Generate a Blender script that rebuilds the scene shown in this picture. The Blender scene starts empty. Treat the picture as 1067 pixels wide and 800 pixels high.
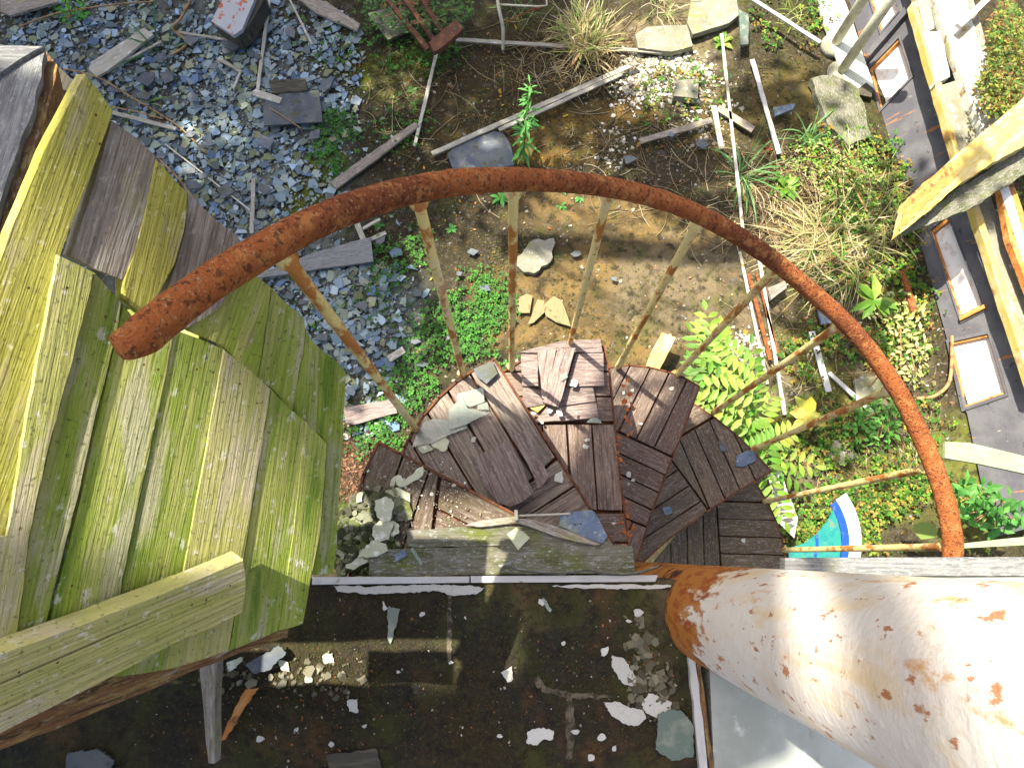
import bpy, bmesh, math, random
from mathutils import Vector, Matrix, noise
random.seed(7)
RND = random.Random(11)
scn = bpy.context.scene
C = scn.collection
R = math.radians

# ------------------------------------------------------------------ camera and survey helpers
F = 740.0
TH = math.atan(178 / F)
EYE = 1.5
cam = bpy.data.cameras.new('camera'); co = bpy.data.objects.new('camera', cam); C.objects.link(co)
cam.sensor_width = 36; cam.lens = 36 * F / 1067; cam.clip_start = 0.05; cam.clip_end = 500
co.location = (0, 0, EYE); co.rotation_euler = (TH, 0, 0)
scn.camera = co
cam.dof.use_dof = False

def ray(u, v):
    x = (u - 533.5) / F; y = -(v - 400) / F
    return Vector((x, math.sin(TH) + y * math.cos(TH), -math.cos(TH) + y * math.sin(TH)))
def W(u, v, z):
    d = ray(u, v); t = (z - EYE) / d.z
    return Vector((d.x * t, d.y * t, z))
class Plane:
    def __init__(s, p, n):
        s.p = Vector(p); s.n = Vector(n).normalized()
        if s.n.dot(Vector((0, 0, EYE)) - s.p) < 0: s.n = -s.n
    def hit(s, u, v):
        o = Vector((0, 0, EYE)); d = ray(u, v)
        return o + d * ((s.p - o).dot(s.n) / d.dot(s.n))
    def off(s, d): return Plane(s.p + s.n * d, s.n)
def H(z): return Plane((0, 0, z), (0, 0, 1))
def P3(*uvd):
    q = []
    for u, v, d in uvd:
        r = ray(u, v); q.append(Vector((0, 0, EYE)) + r * (d / -r.z))
    return Plane(q[0], (q[1] - q[0]).cross(q[2] - q[0]))
GZ = -3.0
AX = Vector((.405, -.118, 0)); RR = .75

# ------------------------------------------------------------------ materials
def mat(name, base, layers=(), rough=.85, bump=.25, bscale=40, bstretch=(1, 1, 1), attr=False, metal=0, spec=.3, trans=0, alpha=None, rnd=True, var=.0):
    m = bpy.data.materials.new(name); m.use_nodes = True
    nt = m.node_tree; N = nt.nodes; L = nt.links
    b = N['Principled BSDF']; b.inputs['Roughness'].default_value = rough
    b.inputs['Metallic'].default_value = metal; b.inputs['Specular IOR Level'].default_value = spec
    tc = N.new('ShaderNodeTexCoord'); vec = tc.outputs['Object']
    oi = N.new('ShaderNodeObjectInfo')
    if rnd:
        sc = N.new('ShaderNodeVectorMath'); sc.operation = 'SCALE'; sc.inputs[0].default_value = (37, 53, 29); L.new(oi.outputs['Random'], sc.inputs['Scale'])
        ad = N.new('ShaderNodeVectorMath'); ad.operation = 'ADD'; L.new(vec, ad.inputs[0]); L.new(sc.outputs[0], ad.inputs[1]); vec = ad.outputs[0]
    def field(kind, scale, stretch, detail):
        mp = N.new('ShaderNodeMapping'); mp.inputs['Scale'].default_value = stretch; L.new(vec, mp.inputs['Vector'])
        if kind == 'v':
            t = N.new('ShaderNodeTexVoronoi'); t.inputs['Scale'].default_value = scale; L.new(mp.outputs[0], t.inputs['Vector']); return t.outputs['Distance']
        if kind == 'c':
            t = N.new('ShaderNodeTexVoronoi'); t.feature = 'DISTANCE_TO_EDGE'; t.inputs['Scale'].default_value = scale; L.new(mp.outputs[0], t.inputs['Vector']); return t.outputs['Distance']
        t = N.new('ShaderNodeTexNoise'); t.inputs['Scale'].default_value = scale; t.inputs['Detail'].default_value = detail; t.inputs['Roughness'].default_value = .62
        if kind == 'd': t.inputs['Distortion'].default_value = 1.5
        L.new(mp.outputs[0], t.inputs['Vector']); return t.outputs['Fac']
    if attr:
        at = N.new('ShaderNodeAttribute'); at.attribute_name = 'tint'
        mx = N.new('ShaderNodeMix'); mx.data_type = 'RGBA'; mx.blend_type = 'MULTIPLY'; mx.inputs[0].default_value = 1
        mx.inputs[6].default_value = (*base, 1); L.new(at.outputs['Color'], mx.inputs[7]); col = mx.outputs[2]
    else:
        rg = N.new('ShaderNodeRGB'); rg.outputs[0].default_value = (*base, 1); col = rg.outputs[0]
    for l in layers:
        c, kind, scale, lo, hi = l[:5]
        stretch = l[5] if len(l) > 5 else (1, 1, 1); amt = l[6] if len(l) > 6 else 1; zr = l[7] if len(l) > 7 else None
        f = field(kind, scale, stretch, 8)
        if zr:   # wear that depends on the thing's own height: (z0, z1, gain)
            sp = N.new('ShaderNodeSeparateXYZ'); L.new(tc.outputs['Object'], sp.inputs[0])
            q = N.new('ShaderNodeMapRange'); q.inputs[1].default_value = zr[0]; q.inputs[2].default_value = zr[1]; q.inputs[3].default_value = max(0, zr[2]); q.inputs[4].default_value = 0 if zr[2] > 0 else .42
            L.new(sp.outputs[2], q.inputs[0]); ad2 = N.new('ShaderNodeMath'); ad2.operation = 'ADD'; L.new(f, ad2.inputs[0]); L.new(q.outputs[0], ad2.inputs[1]); f = ad2.outputs[0]
        mr = N.new('ShaderNodeMapRange'); mr.inputs[1].default_value = lo; mr.inputs[2].default_value = hi; mr.inputs[4].default_value = amt; L.new(f, mr.inputs[0])
        mx = N.new('ShaderNodeMix'); mx.data_type = 'RGBA'; L.new(mr.outputs[0], mx.inputs[0]); L.new(col, mx.inputs[6]); mx.inputs[7].default_value = (*c, 1); col = mx.outputs[2]
    if var:
        mr = N.new('ShaderNodeMapRange'); mr.inputs[3].default_value = 1 - var; mr.inputs[4].default_value = 1 + var; L.new(oi.outputs['Random'], mr.inputs[0])
        vm = N.new('ShaderNodeVectorMath'); vm.operation = 'SCALE'; L.new(col, vm.inputs[0]); L.new(mr.outputs[0], vm.inputs['Scale']); col = vm.outputs[0]
    L.new(col, b.inputs['Base Color'])
    if bump:
        f1 = field('n', bscale, bstretch, 10); bp = N.new('ShaderNodeBump'); bp.inputs['Strength'].default_value = bump; bp.inputs['Distance'].default_value = .01
        L.new(f1, bp.inputs['Height']); L.new(bp.outputs[0], b.inputs['Normal'])
    if trans: b.inputs['Transmission Weight'].default_value = trans; b.inputs['IOR'].default_value = 1.3
    if alpha is not None: b.inputs['Alpha'].default_value = alpha
    return m
G = (1, 22, 6)      # grain runs along local x
M = {}
M['green_wood'] = mat('mossy_board', (0.469, 0.497, 0.138), [((0.262, 0.373, 0.034), 'n', 6, .44, .56, (.5, 7, 1), .85), ((0.552, 0.524, 0.331), 'n', 9, .53, .62, (.7, 2.5, 1), .85), ((0.110, 0.221, 0.014), 'd', 5, .55, .64, (.5, 5, 1), .8), ((0.207, 0.235, 0.055), 'n', 14, .50, .64, (.4, 16, 1), .5), ((0.718, 0.718, 0.580), 'n', 70, .60, .66, (.7, 1, 1), .75), ((0.097, 0.124, 0.028), 'n', 190, .58, .66, (1, 1, 1), .7), ((0.497, 0.345, 0.235), 'n', 9, .66, .70, (1,1.5,1), .7), ((0.041, 0.041, 0.017), 'n', 6, .67, .69, (.14, 11, 1), .7)], bump=.9, bscale=14, bstretch=G, var=.08)
M['yellow_wood'] = mat('lichen_board', (0.497, 0.469, 0.097), [((0.359, 0.359, 0.048), 'n', 20, .45, .6, (.6, 4, 1), .6), ((0.497, 0.428, 0.262), 'n', 14, .54, .64, (.6, 3, 1), .7), ((0.235, 0.221, 0.055), 'n', 14, .50, .64, (.4, 16, 1), .5), ((0.110, 0.097, 0.028), 'n', 9, .62, .68, (.5, 6, 1), .8), ((0.662, 0.635, 0.331), 'n', 120, .60, .68), ((0.124, 0.124, 0.028), 'n', 200, .58, .66, (1,1,1), .6), ((0.041, 0.041, 0.017), 'n', 6, .67, .69, (.14, 11, 1), .7)], bump=.9, bscale=14, bstretch=G, var=.06)
M['pale_green_wood'] = mat('pale_mossy_board', (0.552, 0.524, 0.207), [((0.400, 0.442, 0.083), 'n', 9, .46, .6, (.5, 4, 1), .7), ((0.580, 0.511, 0.345), 'n', 11, .53, .61, (.6, 3, 1), .85), ((0.248, 0.262, 0.083), 'n', 14, .50, .64, (.4, 16, 1), .45), ((0.166, 0.235, 0.028), 'd', 7, .58, .66, (.6, 4, 1), .7), ((0.718, 0.690, 0.552), 'n', 90, .60, .66, (1,1,1), .8), ((0.110, 0.124, 0.041), 'n', 200, .58, .66, (1,1,1), .7), ((0.041, 0.041, 0.017), 'n', 6, .67, .69, (.14, 11, 1), .7)], bump=.9, bscale=14, bstretch=G)
M['grey_board'] = mat('weathered_board', (.33, .29, .24), [((.18, .15, .12), 'n', 14.4, .45, .62, (1, 9, 1), .8), ((.48, .45, .40), 'n', 25.2, .52, .66, (1, 4, 1), .8), ((.36, .36, .12), 'n', 9, .56, .68, (1, 2, 1), .6), ((.07,.06,.05), 'n', 21.6, .66, .74, (.4, 9, 1), .8), ((.13,.10,.07), 'n', 14, .48, .66, (.5, 16, 1), .55), ((.5,.48,.42), 'n', 150, .56, .66, (.6, 1.3, 1), .6), ((.06,.05,.04), 'n', 260, .62, .70, (1, 1, 1), .6)], bump=.7, bscale=12, bstretch=G, var=.12)
M['blue_grey_board'] = mat('old_grey_board', (.26, .27, .27), [((.14, .14, .15), 'n', 16, .45, .6, (1, 10, 1), .8), ((.36, .38, .36), 'n', 40, .55, .66, (1, 4, 1), .8), ((.18,.2,.09), 'n', 12, .56, .7, (1, 1, 1), .6), ((.12,.12,.12), 'n', 14, .48, .66, (.5, 16, 1), .55), ((.42,.44,.42), 'n', 150, .56, .66, (.6, 1.3, 1), .6), ((.08,.08,.07), 'n', 260, .62, .70, (1, 1, 1), .6)], bump=.6, bscale=12, bstretch=G, var=.1)
M['brown_edge'] = mat('rotten_brown_timber', (.24, .12, .05), [((.42, .30, .10), 'n', 20, .5, .62, (1, 4, 1), .9), ((.05, .035, .02), 'd', 16, .5, .62, (1, 5, 1), .9), ((.5, .44, .36), 'n', 28, .62, .7, (1, 3, 1), .8), ((.08,.05,.03), 'n', 14, .48, .66, (.5, 16, 1), .55), ((.45,.38,.2), 'n', 150, .56, .66, (.6, 1.3, 1), .6), ((.04,.03,.02), 'n', 260, .62, .70, (1, 1, 1), .6)], bump=.8, bscale=10, bstretch=G)
M['dark_board'] = mat('dark_old_board', (.07, .065, .05), [((.16, .14, .09), 'n', 8, .5, .66, (1, 8, 1), .8), ((.02, .02, .018), 'n', 10, .55, .66, (1, 6, 1), .8)], bump=.6, bscale=12, bstretch=G)
M['tread_wood'] = mat('tread_board', (.225, .19, .155), [((.10, .065, .055), 'n', 12.8, .45, .6, (1, 12, 1), .8), ((.30, .25, .22), 'n', 19.2, .52, .68, (1, 7, 1), .7), ((.45, .43, .40), 'n', 112, .68, .73, (1, 1, 1), .7), ((.03, .025, .02), 'n', 22.4, .64, .72, (.4, 8, 1), .8), ((.07,.045,.04), 'n', 14, .48, .66, (.5, 16, 1), .55), ((.38,.33,.31), 'n', 150, .56, .66, (.6, 1.3, 1), .6), ((.04,.03,.03), 'n', 260, .62, .70, (1, 1, 1), .6)], bump=.6, bscale=14, bstretch=G, attr=True)
M['loose_wood'] = mat('loose_purple_board', (.30, .235, .215), [((.13, .09, .08), 'n', 12.8, .45, .6, (1, 12, 1), .8), ((.36, .32, .29), 'n', 19.2, .52, .66, (1, 7, 1), .8), ((.03, .02, .02), 'n', 25.6, .66, .74, (.4, 9, 1), .8), ((.5,.48,.45), 'n', 128, .68, .73), ((.10,.07,.06), 'n', 14, .48, .66, (.5, 16, 1), .55), ((.46,.42,.4), 'n', 150, .56, .66, (.6, 1.3, 1), .6), ((.05,.04,.035), 'n', 260, .62, .70, (1, 1, 1), .6)], bump=.7, bscale=14, bstretch=G, var=.15)
M['mossy_grey'] = mat('mossy_grey_board', (.19, .18, .14), [((.08, .09, .03), 'n', 12, .42, .6, (1, 2, 1), .85), ((.30, .32, .31), 'n', 32, .54, .64, (1, 3, 1), .8), ((.14, .17, .02), 'n', 10, .56, .66, (1, 1, 1), .7), ((.55,.56,.55), 'n', 120, .64, .7), ((.08,.09,.04), 'n', 14, .48, .66, (.5, 16, 1), .55), ((.42,.44,.42), 'n', 150, .56, .66, (.6, 1.3, 1), .6), ((.04,.045,.02), 'n', 260, .62, .70, (1, 1, 1), .6)], bump=.7, bscale=12, bstretch=G)
M['rust'] = mat('rust', (.22, .065, .022), [((.32, .10, .02), 'n', 26, .42, .6, (1, 1, 1), .9), ((.07, .028, .018), 'n', 42, .50, .62, (1, 1, 1), .85), ((.42, .21, .08), 'n', 60, .60, .70, (1, 1, 1), .7), ((.30, .29, .10), 'n', 5, .60, .72, (1, 1, 1), .55)], bump=.5, bscale=140, rough=.9)
M['rail_rust'] = mat('handrail_rust', (.50, .15, .04), [((.20, .055, .022), 'n', 4, .46, .60, (1, 1, 1), .8), ((.64, .27, .08), 'n', 40, .52, .62, (1, 1, 1), .75), ((.06, .022, .015), 'n', 130, .53, .60, (1, 1, 1), .7), ((.62, .36, .18), 'n', 210, .58, .64, (1, 1, 1), .7), ((.40, .37, .24), 'n', 30, .90, 1.0, (1, 1, 1), .7, (.84, 1.0, .0))], bump=1, bscale=260, rough=.95)
M['dull_rust'] = mat('dull_brown_rust', (.13, .06, .035), [((.20, .09, .04), 'n', 20, .5, .62), ((.26, .2, .15), 'n', 40, .6, .68)], bump=.5, bscale=90)
M['tread_rust'] = mat('dark_red_rust', (.12, .045, .022), [((.22, .075, .025), 'n', 26, .5, .62), ((.05, .025, .018), 'n', 40, .54, .66)], bump=.5, bscale=120)
M['tan_stone'] = mat('tan_stone', (.26, .21, .11), [((.20, .20, .10), 'n', 9, .5, .62), ((.12, .09, .05), 'n', 30, .56, .66)], bump=.4, bscale=60)
M['worn'] = mat('worn_mortar', (.13, .11, .075), [((.04, .035, .02), 'n', 40, .44, .56), ((.22, .19, .14), 'n', 90, .6, .68)], bump=.6, bscale=80)
M['mint'] = mat('pale_mint_paint', (.60, .66, .60), [((.48, .52, .42), 'n', 6, .5, .62), ((.3, .2, .1), 'n', 24, .66, .7)], bump=.2, bscale=30)
M['baluster'] = mat('yellowed_paint_over_rust', (.92, .78, .34), [((.52, .19, .04), 'n', 34, .49, .56, (1, 1, .35), .95), ((.92, .86, .60), 'n', 20, .54, .66, (1, 1, .3), .7), ((.20, .07, .02), 'n', 80, .62, .69), ((.42,.44,.10), 'n', 9, .60, .70, (1,1,.5), .4)], bump=.4, bscale=90, rough=.7)
M['post_paint'] = mat('white_paint_with_rust', (.84, .80, .74), [((.76, .66, .60), 'n', 5, .45, .62, (1, 1, .5), .6), ((.80, .56, .20), 'd', 4.5, .47, .60, (1, 1, .45), .6), ((.66, .32, .07), 'n', 26, .62, .69, (1, 1, .35), .75), ((.45, .15, .03), 'n', 60, .61, .65, (1, 1, .5), .85), ((.36, .10, .022), 'n', 16, .74, .80, (1, 1, .35), 1, (0.0, .52, .46)), ((.50, .20, .04), 'n', 46, .76, .82, (1, 1, .35), .9, (0.0, .60, .40)), ((.08, .03, .018), 'n', 22, .84, .92, (1, 1, 1), 1, (0.0, .12, .35))], bump=.3, bscale=60, rough=.7, spec=.25, rnd=False)
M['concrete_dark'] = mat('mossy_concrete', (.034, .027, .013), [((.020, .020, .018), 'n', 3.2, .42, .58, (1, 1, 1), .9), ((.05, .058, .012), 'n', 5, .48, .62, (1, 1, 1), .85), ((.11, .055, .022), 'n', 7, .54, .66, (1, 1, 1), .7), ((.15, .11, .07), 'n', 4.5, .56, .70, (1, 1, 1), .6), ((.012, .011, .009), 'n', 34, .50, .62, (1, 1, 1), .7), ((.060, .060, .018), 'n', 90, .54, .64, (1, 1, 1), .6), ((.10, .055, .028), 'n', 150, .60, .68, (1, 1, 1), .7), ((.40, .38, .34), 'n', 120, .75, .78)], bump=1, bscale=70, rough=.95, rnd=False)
M['grey_floor'] = mat('smooth_grey_floor', (.42, .45, .43), [((.30, .33, .29), 'n', 3, .45, .6), ((.20, .22, .19), 'd', 6, .60, .7, (1, .35, 1), .6), ((.60, .62, .60), 'n', 20, .58, .7)], bump=.15, bscale=40, rough=.6, rnd=False)
M['white_trim'] = mat('white_painted_strip', (.50, .50, .49), [((.36, .37, .34), 'n', 12, .5, .64, (1, 3, 1), .7), ((.2, .17, .12), 'n', 30, .64, .7)], bump=.3, bscale=30, rough=.6)
M['pale_lath'] = mat('weathered_lath', (.42, .40, .33), [((.30, .28, .22), 'n', 9, .48, .62, (1, 5, 1), .7), ((.68, .68, .65), 'n', 14, .55, .66, (1, 3, 1), .8), ((.10, .09, .06), 'n', 24, .66, .72, (.5, 3, 1), .8)], bump=.4, bscale=14, bstretch=G, var=.2)
M['white_paint_wood'] = mat('flaking_white_paint', (.55, .56, .50), [((.45, .40, .28), 'n', 9, .52, .60), ((.28, .17, .08), 'n', 16, .60, .65), ((.35,.37,.12), 'n', 5, .6, .7, (1,1,1), .6)], bump=.4, bscale=40)
M['pale_paint'] = mat('pale_green_paint', (.27, .34, .19), [((.36, .40, .26), 'n', 10, .5, .6, (1, 4, 1), .7), ((.3, .28, .15), 'n', 30, .64, .7)], bump=.3, bscale=30)
M['cream_timber'] = mat('yellowed_timber', (.62, .47, .13), [((.66, .58, .32), 'n', 6, .48, .6, (1, 4, 1), .8), ((.36, .17, .045), 'n', 7, .56, .66, (1, 2, 1), .9), ((.14, .10, .05), 'n', 16, .64, .7, (.6, 5, 1), .9)], bump=.4, bscale=14, bstretch=G)
M['dark_grey_paint'] = mat('dark_grey_paint', (.085, .085, .098), [((.12, .12, .13), 'n', 5, .45, .6), ((.36, .15, .04), 'n', 9, .63, .665, (2.5, .3, 1), .9), ((.30, .29, .26), 'n', 40, .66, .70, (1, .3, 1), .7), ((.03, .03, .03), 'n', 24, .63, .68)], bump=.2, bscale=50, rough=.6)
M['raw_wood'] = mat('bare_orange_wood', (.50, .20, .05), [((.60, .36, .14), 'n', 14, .48, .62, (1, 5, 1), .7), ((.18, .07, .03), 'n', 22, .54, .64)], bump=.5, bscale=30)
M['white_panel'] = mat('white_infill_panel', (.80, .80, .77), [((.50, .42, .30), 'n', 9, .52, .64, (1, 1, 1), .7), ((.3, .25, .15), 'n', 40, .64, .7)], bump=.05, rough=.5)
M['cream_pipe'] = mat('cream_painted_pipe', (.60, .58, .44), [((.45, .42, .28), 'n', 16, .5, .62), ((.3, .2, .1), 'n', 40, .64, .7)], bump=.3, bscale=60, rough=.6)
M['concrete'] = mat('grey_concrete', (.26, .25, .20), [((.20, .20, .14), 'n', 6, .46, .6), ((.27, .28, .07), 'n', 4, .55, .66, (1, 1, 1), .7), ((.5, .49, .44), 'n', 26, .58, .68)], bump=.8, bscale=50, rough=.95)
M['slate'] = mat('slate', (.10, .12, .15), [((.15, .165, .165), 'n', 9, .45, .6), ((.22, .225, .20), 'n', 26, .58, .68), ((.10, .11, .05), 'n', 12, .56, .66), ((.07, .08, .09), 'n', 14, .58, .68)], bump=.4, bscale=40, rough=.7, var=.25)
M['blue_slate'] = mat('blue_slate', (.10, .14, .22), [((.17, .21, .28), 'n', 30, .48, .60), ((.20, .25, .20), 'n', 12, .52, .60), ((.35, .38, .38), 'n', 90, .62, .68), ((.06,.08,.10), 'n', 60, .58, .64)], bump=.3, bscale=50, rough=.6, var=.1)
M['rubble'] = mat('slate_chips', (1, 1, 1), [((.05, .05, .04), 'n', 30, .60, .72, (1, 1, 1), .5)], attr=True, bump=.2, bscale=60, rough=.75, rnd=False)
M['chips'] = mat('loose_chips', (1, 1, 1), [], attr=True, bump=.2, bscale=60, rough=.85, rnd=False)
M['glass'] = mat('dirty_glass', (.30, .37, .32), [((.38, .41, .33), 'n', 18, .46, .62, (1, 1, 1), .8), ((.2, .25, .2), 'n', 9, .56, .7)], rough=.15, bump=.05, spec=.7, alpha=.5)
M['dark_glass'] = mat('green_dirty_glass', (.10, .14, .11), [((.20, .23, .18), 'n', 20, .48, .62)], rough=.3, bump=.1, spec=.6)
M['flake'] = mat('peeled_paint_flake', (.48, .50, .36), [((.42, .45, .30), 'n', 14, .5, .64), ((.75, .76, .70), 'n', 40, .55, .66)], bump=.5, bscale=60, var=.15)
M['white_flake'] = mat('white_paint_flake', (.50, .50, .46), [((.45, .43, .38), 'c', 34, .04, .0), ((.5,.5,.47), 'n', 20, .52, .66)], bump=.3, bscale=50, var=.1)
M['leaf'] = mat('leaf', (1, 1, 1), [], attr=True, bump=0, rough=.5, spec=.35, rnd=False)
M['teal'] = mat('teal_plastic', (.010, .19, .16), [((.16, .16, .11), 'n', 12, .54, .62, (1, 1, 1), .7), ((.08, .30, .26), 'n', 200, .5, .6, (1, 4, 1), .6), ((.01, .17, .17), 'n', 20, .45, .6), ((.25,.5,.45), 'n', 60, .64, .7)], rough=.4, bump=.2)
M['blue'] = mat('blue_band', (.01, .06, .30), [((.15, .17, .16), 'n', 22, .54, .62, (1, 1, 1), .7)], rough=.4, bump=.1)
M['white_rim'] = mat('white_rim', (.42, .45, .42), [((.4, .42, .38), 'n', 30, .52, .66)], rough=.5, bump=.3)
M['bark'] = mat('bark', (.12, .10, .07), [((.05, .04, .03), 'n', 20, .5, .6, (1, 1, .3))], bump=1, bscale=20)
M['stem'] = mat('plant_stem', (.14, .20, .04), rough=.6, bump=0)
M['dry_stem'] = mat('dry_brown_stem', (.34, .22, .10), [((.2, .09, .03), 'n', 20, .5, .6)], rough=.7, bump=.2)
M['metal_white'] = mat('rusty_white_sheet', (.40, .42, .44), [((.45, .10, .02), 'n', 14, .56, .60), ((.03, .02, .02), 'n', 60, .68, .7)], rough=.5, bump=.2)
M['ground'] = mat('ground', (1, 1, 1), [((.035, .028, .016), 'd', 3.2, .48, .60, (1, 1, 1), .6), ((.12, .11, .10), 'n', 24, .54, .68, (1, 1, 1), .6), ((.035, .030, .018), 'n', 9, .50, .68, (1, 1, 1), .65), ((.075, .095, .012), 'n', 6.5, .54, .66, (1, 1, 1), .55), ((.15, .075, .02), 'n', 17, .58, .70, (1, 1, 1), .45), ((.36, .34, .28), 'n', 48, .66, .72, (1, 1, 1), .6), ((.012, .011, .007), 'n', 13, .52, .62, (1, 1, 1), .75), ((.10, .10, .02), 'n', 75, .54, .64, (1, 1, 1), .55), ((.16, .12, .07), 'n', 130, .58, .66, (1, 1, 1), .6), ((.02, .018, .012), 'n', 60, .60, .70, (1, 1, 1), .7)], attr=True, bump=1, bscale=45, rough=.95, rnd=False)
for _m in ('leaf',):
    nt = M[_m].node_tree; b = nt.nodes['Principled BSDF']
    tr = nt.nodes.new('ShaderNodeBsdfTranslucent'); ms = nt.nodes.new('ShaderNodeMixShader'); ms.inputs[0].default_value = .35
    nt.links.new(b.inputs['Base Color'].links[0].from_socket, tr.inputs['Color'])
    nt.links.new(b.outputs[0], ms.inputs[1]); nt.links.new(tr.outputs[0], ms.inputs[2]); nt.links.new(ms.outputs[0], nt.nodes['Material Output'].inputs['Surface'])

# ------------------------------------------------------------------ object helpers
def tag(o, label=None, cat=None, group=None, kind=None):
    if label: o['label'] = label
    if cat: o['category'] = cat
    if group: o['group'] = group
    if kind: o['kind'] = kind
    return o
def put(name, me, m, parent=None, loc=None, rot=None):
    o = bpy.data.objects.new(name, me); C.objects.link(o)
    for x in (m if isinstance(m, (list, tuple)) else [m]): me.materials.append(M[x])
    if rot is not None: o.rotation_euler = rot.to_euler()
    if loc is not None: o.location = loc
    if parent is not None:
        o.parent = parent; o.location = Vector(o.location) - parent.location
    return o
def empty(name, loc, label, cat, group=None):
    o = bpy.data.objects.new(name, None); C.objects.link(o); o.location = loc; o.empty_display_size = .05
    return tag(o, label, cat, group)
def frag(pts, n, amp):       # roughen an outline (2-D list) with small breaks
    if not amp: return pts
    out = []
    for i, p in enumerate(pts):
        q = pts[(i + 1) % len(pts)]; L = (q - p).length; k = max(1, min(14, int(L / n)))
        nn = Vector((-(q - p).y, (q - p).x)).normalized() if L else Vector((0, 0))
        for j in range(k):
            t = p.lerp(q, j / k)
            out.append(t + nn * RND.uniform(-amp, amp) * (1 if j else .5))
    return out
def frame_of(plane, a, b):
    x = (b - a); x -= plane.n * x.dot(plane.n); x.normalize(); z = plane.n; y = z.cross(x)
    return Matrix((x, y, z)).transposed()
def prism(bm, pts, z0, z1, bev=0, bend=None):
    fs = []
    lo = [bm.verts.new((p.x, p.y, z0)) for p in pts]; hi = [bm.verts.new((p.x, p.y, z1)) for p in pts]
    n = len(pts); area = sum(pts[i].x * pts[(i + 1) % n].y - pts[(i + 1) % n].x * pts[i].y for i in range(n))
    if area < 0: lo.reverse(); hi.reverse()
    fs.append(bm.faces.new(hi)); fs.append(bm.faces.new(lo[::-1]))
    for i in range(n): fs.append(bm.faces.new((lo[i], lo[(i + 1) % n], hi[(i + 1) % n], hi[i])))
    if bev:
        es = [e for e in fs[0].edges]
        try: bmesh.ops.bevel(bm, geom=es, offset=bev, segments=1, affect='EDGES')
        except Exception: pass
    return fs
def mesh(bm, name, smooth=False):
    me = bpy.data.meshes.new(name)
    bmesh.ops.triangulate(bm, faces=[f for f in bm.faces if len(f.verts) > 4])
    bm.to_mesh(me); bm.free()
    if smooth:
        for p in me.polygons: p.use_smooth = True
    return me
def slab(name, px, plane, th, m, d=None, parent=None, rough=.0015, step=.03, bev=.001, tilt=0):
    """flat piece whose top face lies in `plane`, th thick below it; d = two pixels giving the grain direction"""
    P = [plane.hit(*p) for p in px]; c = sum(P, Vector()) / len(P)
    if d is None:
        k = max(range(len(P)), key=lambda i: (P[(i + 1) % len(P)] - P[i]).length); a, b = P[k], P[(k + 1) % len(P)]
    else: a, b = plane.hit(*d[0]), plane.hit(*d[1])
    Rm = frame_of(plane, a, b); inv = Rm.transposed()
    q = [Vector((inv @ (p - c))[:2]) for p in P]
    bm = bmesh.new(); prism(bm, frag(q, step, rough), -th, 0, bev)
    rot = Rm
    if tilt: rot = Rm @ Matrix.Rotation(R(tilt), 3, 'X')
    return put(name, mesh(bm, name), m, parent, c, rot)
def lath(name, a, b, w, z, th, m, parent=None, label=None, cat='lath', group=None, z2=None):
    """a stick from pixel a to pixel b, w metres wide, lying at height z"""
    A = W(*a, z); B = W(*b, z if z2 is None else z2); L = (B - A).length; w *= .78 if parent is None else 1
    x = (B - A).normalized(); y = Vector((0, 0, 1)).cross(x).normalized(); zz = x.cross(y)
    Rm = Matrix((x, y, zz)).transposed()
    q = [Vector((-L / 2, -w / 2)), Vector((L / 2, -w / 2)), Vector((L / 2, w / 2)), Vector((-L / 2, w / 2))]
    bm = bmesh.new(); prism(bm, frag(q, .06, min(.002, w * .08)), -th, 0, min(.001, th * .2))
    o = put(name, mesh(bm, name), m, parent, (A + B) / 2, Rm)
    if label: tag(o, label, cat, group)
    return o
def tube_bm(bm, pts, rad, seg=12, cap=True):
    rings = []; n = len(pts); up = Vector((0, 0, 1))
    prev = None
    for i, p in enumerate(pts):
        t = (pts[min(i + 1, n - 1)] - pts[max(i - 1, 0)]).normalized()
        if prev is None:
            a = t.cross(up if abs(t.z) < .9 else Vector((1, 0, 0))).normalized()
        else: a = (prev - t * prev.dot(t)).normalized()
        prev = a; b = t.cross(a); r = rad[i] if isinstance(rad, (list, tuple)) else rad
        rings.append([bm.verts.new(p + (a * math.cos(k * math.tau / seg) + b * math.sin(k * math.tau / seg)) * r) for k in range(seg)])
    for i in range(n - 1):
        for k in range(seg): bm.faces.new((rings[i][k], rings[i][(k + 1) % seg], rings[i + 1][(k + 1) % seg], rings[i + 1][k]))
    if cap: bm.faces.new(rings[0][::-1]); bm.faces.new(rings[-1])
def tube(name, pts, rad, m, parent=None, seg=12):
    bm = bmesh.new(); c = Vector(pts[0]); tube_bm(bm, [Vector(p) - c for p in pts], rad, seg)
    return put(name, mesh(bm, name, True), m, parent, c)
def clip(poly, p, n):       # keep the side where (q-p).n >= 0
    out = []
    for i, a in enumerate(poly):
        b = poly[(i + 1) % len(poly)]; da = (a - p).dot(n); db = (b - p).dot(n)
        if da >= 0: out.append(a)
        if da * db < 0: out.append(a.lerp(b, da / (da - db)))
    return out
def tint(me, cols):         # one colour per face
    at = me.color_attributes.new('tint', 'FLOAT_COLOR', 'CORNER'); k = 0; buf = []
    for p, c in zip(me.polygons, cols): buf += [c[0], c[1], c[2], 1] * p.loop_total
    at.data.foreach_set('color', buf)

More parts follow.
